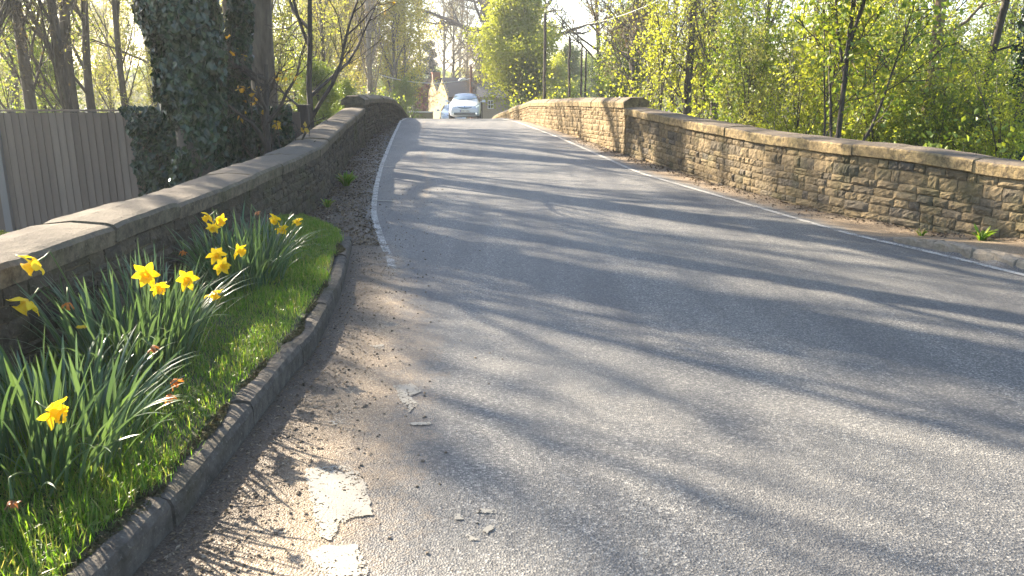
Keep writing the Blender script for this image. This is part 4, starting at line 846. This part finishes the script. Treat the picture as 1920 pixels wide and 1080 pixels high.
# ivy hanging on the fence
def ivy_patch(label, x0, x1, y, zlo, zhi, n, seed, thick=.25):
    g = np.random.default_rng(seed); X_ = x0 + (x1 - x0) * g.random(n); Z_ = zlo + (zhi - zlo) * g.random(n); e = (X_ - x0) / (x1 - x0); edge = x0 + (x1 - x0) * .0
    kp = X_ - x0 > (1.25 * (1 - (Z_ - zlo) / (zhi - zlo)) ** 1.0 * .0 + .45 * ((zhi - Z_) / (zhi - zlo)) + .25 * vn(X_ * 0, Z_, 3, seed)) * .6
    X_, Z_ = X_[kp], Z_[kp]; n = len(X_); P = np.stack([X_, y - .03 - thick * vn(X_, Z_, 2.2, seed) * g.random(n) ** .5 + (X_ + 14) * .02, Z_ + .12 * vn(X_, Z_ * 0, 3, 2)], 1)
    mb = MB(); nr = np.stack([g.normal(0, .3, n), -np.ones(n), np.full(n, .3)], 1); leafcloud(mb, P, .07, g, nrm=nr, elong=1.15)
    o = mb.build('ivy', M['ivy']); ident(o, label, 'ivy'); return o
ivy_patch('dark ivy curtain on the fence left of the massive trunk', -5.95, -4.3, 12.3, -.7, 1.22, 5200, 71)
ivy_patch('dark ivy curtain on the fence right of the massive trunk', -4.7, -3.35, 12.3, -.7, 1.25, 5200, 72, .4)

# ------------------------------------------------------------------ poles and wires
M['polewood'] = bark('dark_pole_timber', (.02, .015, .012), (.07, .05, .035)); M['redpole'] = bark('red_brown_pole', (.16, .07, .045), (.26, .13, .09)); M['wire'] = simple('pale_cable', (.55, .55, .52), .5)
def ztop(py, Yd):
    u = (540 - py) / 1500; return 1.6 + Yd * (-math.sin(PITCH) + u * math.cos(PITCH)) / (math.cos(PITCH) + u * math.sin(PITCH))
for px, py, Yd, r_, lab in [(1021, 25, 40, .075, 'tallest dark timber pole, beside the bright bushy tree'), (1066, 68, 38, .06, 'thick dark pole standing clear of the trees above the parapet'), (1088, 85, 46, .06, 'thin dark pole, left one of the close pair'), (1096, 93, 46, .055, 'thin dark pole, right one of the close pair')]:
    z0 = float(terrain(PX(px, Yd), Yd)); zt_ = ztop(py, Yd); mb = MB(); rng = np.random.default_rng(int(px)); n = 9
    mb.tube([(rng.normal(0, .015), rng.normal(0, .015), (zt_ - z0) * i / n) for i in range(n + 1)], [r_ * (1.1 - .25 * i / n) for i in range(n + 1)], 8)
    o = mb.build('timber_pole', M['polewood'], smooth=True); o.location = (PX(px, Yd), Yd, z0); ident(o, lab, 'pole', 'dark timber poles behind the parapet')
root = empty('telegraph_pole', (PX(884.5, 60), 60, float(terrain(PX(884.5, 60), 60)))); ident(root, 'red brown telegraph pole behind the parked cars and cottage', 'pole')
hp = ztop(124, 60) - root.location.z; mb = MB(); mb.tube([(0, 0, 0), (0, 0, hp)], [.12, .1], 10); mb.build('shaft', M['redpole'], root, smooth=True)
mb = MB(); mb.box((.06, -.14, hp * .72), (.1, .1, .35)); mb.build('terminal_box', M['concrete'], root)
lz = ztop(151, 60) - root.location.z
mb = MB(); mb.tube([(-.05, -.1, lz + .35), (-.35, -.15, lz + .3), (-.6, -.18, lz + .1)], .025, 6); lb = mb.build('lamp_arm', M['concrete'], root)
mb = MB(); mb.tube([(-.38, -.15, lz + .05), (-.5, -.16, lz + .1), (-.75, -.2, lz + .05), (-.9, -.22, lz - .02)], [.05, .11, .12, .04], 8); mb.build('lamp_head', M['wire'], root)
def wire(label, a, b, sag, r_=.014):
    a, b = Vector(a), Vector(b); pts = [(a.lerp(b, t) - Vector((0, 0, sag * 4 * t * (1 - t))))[:] for t in np.linspace(0, 1, 26)]
    mb = MB(); mb.tube(pts, r_, 5); o = mb.build('overhead_cable', M['wire'], smooth=True); ident(o, label, 'cable')
pt = lambda px, py, Yd: (PX(px, Yd), Yd, ztop(py, Yd))
wire('white cable sagging from the poplar to the telegraph pole', pt(715, 140, 52), pt(883, 147, 59.9), .42, .022)
wire('pale cable rising over the woods to the upper right', pt(1066, 47, 38), pt(1330, -60, 22), .35, .012)

# ------------------------------------------------------------------ cottage
M['gable'] = stone_material('cream_cottage_stone', [(.30, .25, .14), (.34, .28, .165)], mossamt=0, darkamt=.15); M['greywall'] = stone_material('grey_cottage_stone', [(.30, .26, .20), (.34, .30, .23)], mossamt=.1, darkamt=.2)
M['slate'] = simple('blue_slate', (.018, .026, .045), .9, var=.2); M['brick'] = simple('red_brick', (.26, .11, .07), .9, var=.1); M['white'] = simple('white_paint', (.75, .75, .73), .5); M['dark'] = simple('dark_glass', (.03, .035, .04), .15)
def cottage():
    ox, oy = PX(840, 64), 64.; dg = Vector((-2.5, 9.6, 0)).normalized(); dr_ = Vector((dg.y, -dg.x, 0)); z0 = -2.6
    root = empty('stone_cottage', (ox, oy, z0)); ident(root, 'cream stone cottage with twin pointed gables and blue slate roof behind the white cars', 'house')
    ze = ztop(181, 64) - z0; zr = ztop(148, 66) - z0; W = 5.2; Lr = 7.5; e0 = 4.9
    P = lambda g_, r_, z: (dg * g_ + dr_ * r_ + Vector((0, 0, z)))[:]
    mb = MB()
    # gable end wall (M shape) 0..2*e0 along dg
    mb.add([P(0, 0, 0), P(0, 0, ze), P(e0 / 2, 0, zr - .05), P(e0, 0, ze + .25), P(e0 * 1.5, 0, zr - .0), P(e0 * 2, 0, ze), P(e0 * 2, 0, 0)], [(0, 1, 2, 3, 4, 5, 6)])
    mb.build('gable_wall', M['gable'], root)
    mb = MB(); mb.add([P(0, .02, 0), P(0, Lr, 0), P(0, Lr, ze), P(0, .02, ze)], [(0, 1, 2, 3)]); mb.add([P(e0 * 2, 0, 0), P(e0 * 2, Lr, 0), P(e0 * 2, Lr, ze), P(e0 * 2, 0, ze)], [(0, 1, 2, 3)])
    mb.add([P(0, Lr, 0), P(0, Lr, ze), P(e0 / 2, Lr, zr), P(e0, Lr, ze + .25), P(e0 * 1.5, Lr, zr), P(e0 * 2, Lr, ze), P(e0 * 2, Lr, 0)], [(6, 5, 4, 3, 2, 1, 0)])
    mb.build('wall', M['greywall'], root)
    mb = MB()
    for a, b, za, zb in ((-.25, e0 / 2, ze - .15, zr), (e0 / 2, e0, zr, ze + .25), (e0, e0 * 1.5, ze + .25, zr + .02), (e0 * 1.5, e0 * 2 + .25, zr + .02, ze - .15)):
        V = [P(a, .06, za), P(a, Lr + .15, za), P(b, Lr + .15, zb), P(b, .06, zb)]; V += [tuple(np.array(v) + (0, 0, .12)) for v in V]
        mb.add(V, [(0, 1, 2, 3), (4, 5, 6, 7), (0, 1, 5, 4), (1, 2, 6, 5), (2, 3, 7, 6), (3, 0, 4, 7)])
    rf = mb.build('roof', M['slate'], root)
    Rm = Matrix(((dr_.x, dg.x, 0), (dr_.y, dg.y, 0), (0, 0, 1)))
    mb = MB(); cz = ztop(137, 71) - z0; mb.box(P(e0 * 1.5, .35, cz - .9), (.65, .6, 1.8), rot=Rm); mb.box(P(e0 * 1.5, .35, cz + .03), (.75, .7, .1), rot=Rm); mb.build('chimney', M['brick'], rf)
    return root
cottage()
def outhouse():
    Yd = 62.; x0, x1 = PX(896, Yd), PX(946, Yd); z0 = -2.5; zt_ = ztop(180, Yd) - z0; root = empty('stone_outhouse', ((x0 + x1) / 2, Yd, z0)); ident(root, 'low grey stone outhouse with one small white window right of the white car', 'house'); hw = (x1 - x0) / 2
    mb = MB(); wx = PX(920, Yd) - root.location.x; wz = ztop(196, Yd) - z0; mb.box((0, 2, zt_ / 2), (hw * 2, 4, zt_)); mb.build('wall', M['greywall'], root)
    mb = MB(); mb.add([(-hw - .1, -.2, zt_ - .1), (hw + .1, -.2, zt_ - .1), (hw + .1, 2, zt_ + .9), (-hw - .1, 2, zt_ + .9), (-hw - .1, 4.2, zt_ - .1), (hw + .1, 4.2, zt_ - .1)], [(0, 1, 2, 3), (3, 2, 5, 4)]); mb.add([(-hw, 0, zt_ - .05), (-hw, 2, zt_ + .85), (-hw, 4, zt_ - .05)], [(0, 1, 2)]); mb.add([(hw, 0, zt_ - .05), (hw, 2, zt_ + .85), (hw, 4, zt_ - .05)], [(0, 1, 2)]); mb.build('roof', M['slate'], root)
    mb = MB(); a, b = .19, .29
    mb.box((wx, -.02, wz - b), (2 * a + .06, .06, .05)); mb.box((wx, -.02, wz + b), (2 * a + .06, .06, .05)); mb.box((wx - a, -.02, wz), (.05, .055, 2 * b)); mb.box((wx + a, -.02, wz), (.05, .055, 2 * b)); mb.box((wx, -.02, wz), (.045, .05, 2 * b)); mb.box((wx, -.018, wz), (2 * a, .05, .045))
    wn = mb.build('window', M['white'], root); mb = MB(); mb.box((wx, -.003, wz), (2 * a, .02, 2 * b)); mb.build('pane', M['dark'], wn)
outhouse()
# garden wall left of the cottage, dark post by the cars
Yd = 57.; mb = MB(); x0, x1 = PX(690, Yd), PX(812, Yd); zt_ = ztop(211, Yd); mb.box(((x0 + x1) / 2, Yd, (zt_ - 2.3) / 2), (x1 - x0, .35, zt_ + 2.3)); root = mb.build('garden_wall', M['gable']); ident(root, 'low pale garden wall left of the cottage', 'wall')
mb = MB(); mb.box(((x0 + x1) / 2, Yd, zt_ + .04), (x1 - x0 + .05, .45, .07)); mb.build('coping', M['white'], root)
Yd = 52.; zz = float(terrain(PX(903.5, Yd), Yd)); mb = MB(); mb.box((0, 0, (ztop(191, Yd) - zz) / 2), (.1, .1, ztop(191, Yd) - zz)); mb.box((0, 0, ztop(191, Yd) - zz), (.14, .14, .04)); o = mb.build('gate_post', M['polewood']); o.location = (PX(903.5, Yd), Yd, zz); ident(o, 'slim dark gate post just right of the white car', 'post')

# ------------------------------------------------------------------ cars
def carpaint():
    m = NT('white_car_paint'); n = m.noise(3, 2, m.coord()); m.l(m.mix(m.math('MULTIPLY', n, .1), (.62, .66, .72), (.55, .59, .65)), m.b.inputs['Base Color']); m.b.inputs['Roughness'].default_value = .3; m.b.inputs['Coat Weight'].default_value = 1.; m.b.inputs['Coat Roughness'].default_value = .05; return m.m
M['car'] = carpaint(); M['glass'] = simple('blue_tinted_glass', (.10, .16, .20), .06, coat=1); M['rubber'] = simple('tyre_rubber', (.02, .02, .02), .8); M['alloy'] = simple('alloy', (.5, .5, .52), .3, .8); M['lens'] = simple('headlamp_lens', (.55, .58, .6), .1, coat=1); M['blackplastic'] = simple('black_plastic', (.012, .013, .015), .4); M['plate'] = simple('number_plate_white', (.75, .75, .7), .4); M['chrome'] = simple('bright_metal', (.7, .7, .7), .15, 1)
def loft(secs):
    # secs: (y, [(x,z),...]) half profile from bottom centre outward to top centre
    V = []; n = len(secs[0][1])
    for y, pr in secs:
        V += [(x, y, z) for x, z in pr] + [(-x, y, z) for x, z in pr[::-1]]
    k = 2 * n; F = [(i * k + j, i * k + (j + 1) % k, (i + 1) * k + (j + 1) % k, (i + 1) * k + j) for i in range(len(secs) - 1) for j in range(k)]
    mb = MB(); mb.add(V, F); mb.add(V[:k], [list(range(k))[::-1]]); mb.add(V[-k:], [list(range(k))]); return mb
def make_car():
    root = empty('parked_car', (0, 0, 0))
    def sec(y, w, zb, zs, wt, zt):   # width, bottom z, shoulder z, top half width, top z
        return (y, [(0, zb), (w * .8, zb), (w * .96, zb + .06), (w, (zb + zs) * .5), (w * .985, zs - .06), (w * .93, zs), (wt + (w * .93 - wt) * .35, zs + (zt - zs) * .6), (wt, zt - .05 if zt - zs > .2 else zt - .01), (wt * .6, zt), (0, zt + .012)])
    S = [sec(-2.22, .60, .26, .55, .42, .60), sec(-2.16, .74, .20, .62, .52, .70), sec(-2.0, .82, .17, .72, .60, .80), sec(-1.6, .85, .17, .86, .62, .94), sec(-1.15, .86, .17, .95, .66, 1.03),
         sec(-.95, .862, .17, .96, .66, 1.08), sec(-.1, .862, .17, .98, .55, 1.44), sec(.3, .862, .17, .98, .54, 1.49), sec(1.0, .862, .17, .99, .53, 1.46), sec(1.7, .85, .18, 1.0, .52, 1.30), sec(2.1, .8, .22, .98, .5, 1.12), sec(2.22, .7, .3, .8, .45, .95)]
    b = loft(S).build('body', M['car'], root, smooth=True); md = b.modifiers.new('s', 'SUBSURF'); md.levels = 1; md.render_levels = 2
    mb = MB(); nx = 9; V = []     # windscreen, curved
    for i, (y, z, w_) in enumerate([(-.99, 1.065, .655), (-.75, 1.19, .63), (-.45, 1.32, .60), (-.16, 1.43, .55)]):
        for j in range(nx):
            s_ = (j / (nx - 1) * 2 - 1); V.append((s_ * w_, y - .03 + .06 * s_ * s_, z + .018 - .05 * s_ * s_ + .0))
    mb.add(V, [(i * nx + j, i * nx + j + 1, (i + 1) * nx + j + 1, (i + 1) * nx + j) for i in range(3) for j in range(nx - 1)]); mb.build('windscreen', M['glass'], root, smooth=True)
    mb = MB(); mb.tube([(-.5, -1.0, 1.09), (0, -.96, 1.12), (.02, -.9, 1.14)], .008, 4); mb.tube([(.1, -1.0, 1.1), (.5, -.93, 1.12)], .008, 4); mb.build('wiper', M['blackplastic'], root)
    for s_ in (-1, 1):
        mb = MB(); mb.add([(s_ * .835, -.85, 1.02), (s_ * .62, -.05, 1.40), (s_ * .60, .9, 1.42), (s_ * .79, 1.6, 1.06), (s_ * .835, .5, 1.0)], [(0, 1, 2, 3, 4)]); mb.build('side_window', M['glass'], root)
        mb = MB()   # headlight, swept triangle
        mb.add([(s_ * .45, -2.165, .66), (s_ * .70, -2.115, .60), (s_ * .815, -1.93, .70), (s_ * .79, -1.72, .88), (s_ * .66, -1.93, .82), (s_ * .52, -2.12, .73)], [(0, 1, 2, 3, 4, 5)]); hl = mb.build('headlight', M['lens'], root)
        for zc, yc, xc in ((.69, -2.1, .62), (.76, -1.98, .70)):
            m2 = MB(); m2.tube([(s_ * xc, yc - .03, zc), (s_ * xc, yc - .055, zc)], .04, 10); m2.build('bulb', M['chrome'], hl)
        mb = MB(); mb.tube([(s_ * .60, -2.19, .35), (s_ * .60, -2.235, .35)], [.05, .045], 10); mb.build('fog_light', M['chrome'], root)
        mb = MB(); mb.box((s_ * 1.0, -.78, 1.03), (.20, .09, .13), taper=.8); mb.box((s_ * .87, -.76, .99), (.14, .04, .03)); mr = mb.build('wing_mirror', M['car'], root)
        for y in (-1.38, 1.32):
            mb = MB(); mb.tube([(s_ * .66, y, .31), (s_ * .68, y, .31), (s_ * .85, y, .31), (s_ * .868, y, .31)], [.26, .315, .315, .26], 24); wh = mb.build('wheel', M['rubber'], root, smooth=False)
            mb = MB(); mb.tube([(s_ * .86, y, .31), (s_ * .875, y, .31)], [.2, .19], 16); mb.build('rim', M['alloy'], wh)
    mb = MB(); V = []   # upper grille, thin smile
    for j in range(9):
        s_ = j / 4 - 1; yy = -2.235 + .07 * abs(s_) ** 2; V += [(s_ * .38, yy - .01, .60 + .05 * s_ * s_), (s_ * .40, yy + .015, .66 + .045 * s_ * s_)]
    mb.add(V, [(2 * j, 2 * j + 2, 2 * j + 3, 2 * j + 1) for j in range(8)]); mb.build('upper_grille', M['glass'], root)
    mb = MB(); mb.box((0, -2.235, .34), (1.12, .04, .11)); gl = mb.build('lower_grille', M['blackplastic'], root); mb = MB(); mb.box((0, -2.258, .34), (1.02, .01, .012)); mb.build('slat', M['alloy'], gl)
    mb = MB(); mb.box((0, -2.262, .475), (.52, .015, .11)); pl = mb.build('number_plate', M['plate'], root)
    mb = MB(); mb.box((-.235, -2.2715, .475), (.04, .004, .105)); mb.build('blue_band', simple('plate_blue', (.01, .03, .25), .4), pl)
    mb = MB(); g = np.random.default_rng(4)
    def seg7(x, ch):
        on = {'O': 'abcdef', 'Y': 'fbgc', 'D': 'abcdef', 'S': 'afgcd', 'U': 'bcdef', 'H': 'bcefg', '5': 'afgcd', '7': 'abc', '0': 'abcdef'}[ch]; W, H2 = .018, .03
        P_ = {'a': (0, 2, 1), 'd': (0, 0, 1), 'g': (0, 1, 1), 'b': (1, 1.5, 0), 'c': (1, .5, 0), 'f': (-1, 1.5, 0), 'e': (-1, .5, 0)}
        for k in on: a, b_, h_ = P_[k]; mb.box((x + a * W, -2.2712, .445 + b_ * H2), (.036 if h_ else .009, .003, .009 if h_ else .032))
    for i, ch in enumerate('OY57'): seg7(-.17 + i * .06, ch)
    for i, ch in enumerate('HSU'): seg7(.10 + i * .06, ch)
    mb.build('lettering', M['blackplastic'], pl)
    mb = MB(); mb.tube([(0, -2.245, .70), (0, -2.26, .705)], .045, 14); mb.build('bonnet_badge', M['chrome'], root)
    return root
car = make_car(); X_ = PX(869, 43); car.location = (X_, 45.2, float(rz(43.5)) - .02); car.rotation_euler = (-.045, 0, R(2)); ident(car, 'white hatchback facing the bridge, in front, seen head on', 'car', 'white cars stopped beyond the bridge')
c2 = copy_tree(car); c2.location = (PX(847, 52), 54, float(rz(52)) - .05); c2.rotation_euler = (-.06, 0, R(3)); ident(c2, 'second white car mostly hidden behind the front hatchback', 'car', 'white cars stopped beyond the bridge')

# ------------------------------------------------------------------ haze
hz = NT('haze_air'); hz.t.nodes.remove(hz.b); pv = hz.n('VolumePrincipled'); pv.inputs['Density'].default_value = .0011; pv.inputs['Color'].default_value = (.92, .95, 1, 1); pv.inputs['Anisotropy'].default_value = .5
hz.l(pv.outputs[0], hz.out.inputs['Volume'])
mb = MB(); mb.box((0, 60, 9), (360, 420, 26)); mb.build('haze', hz.m, kind='stuff')
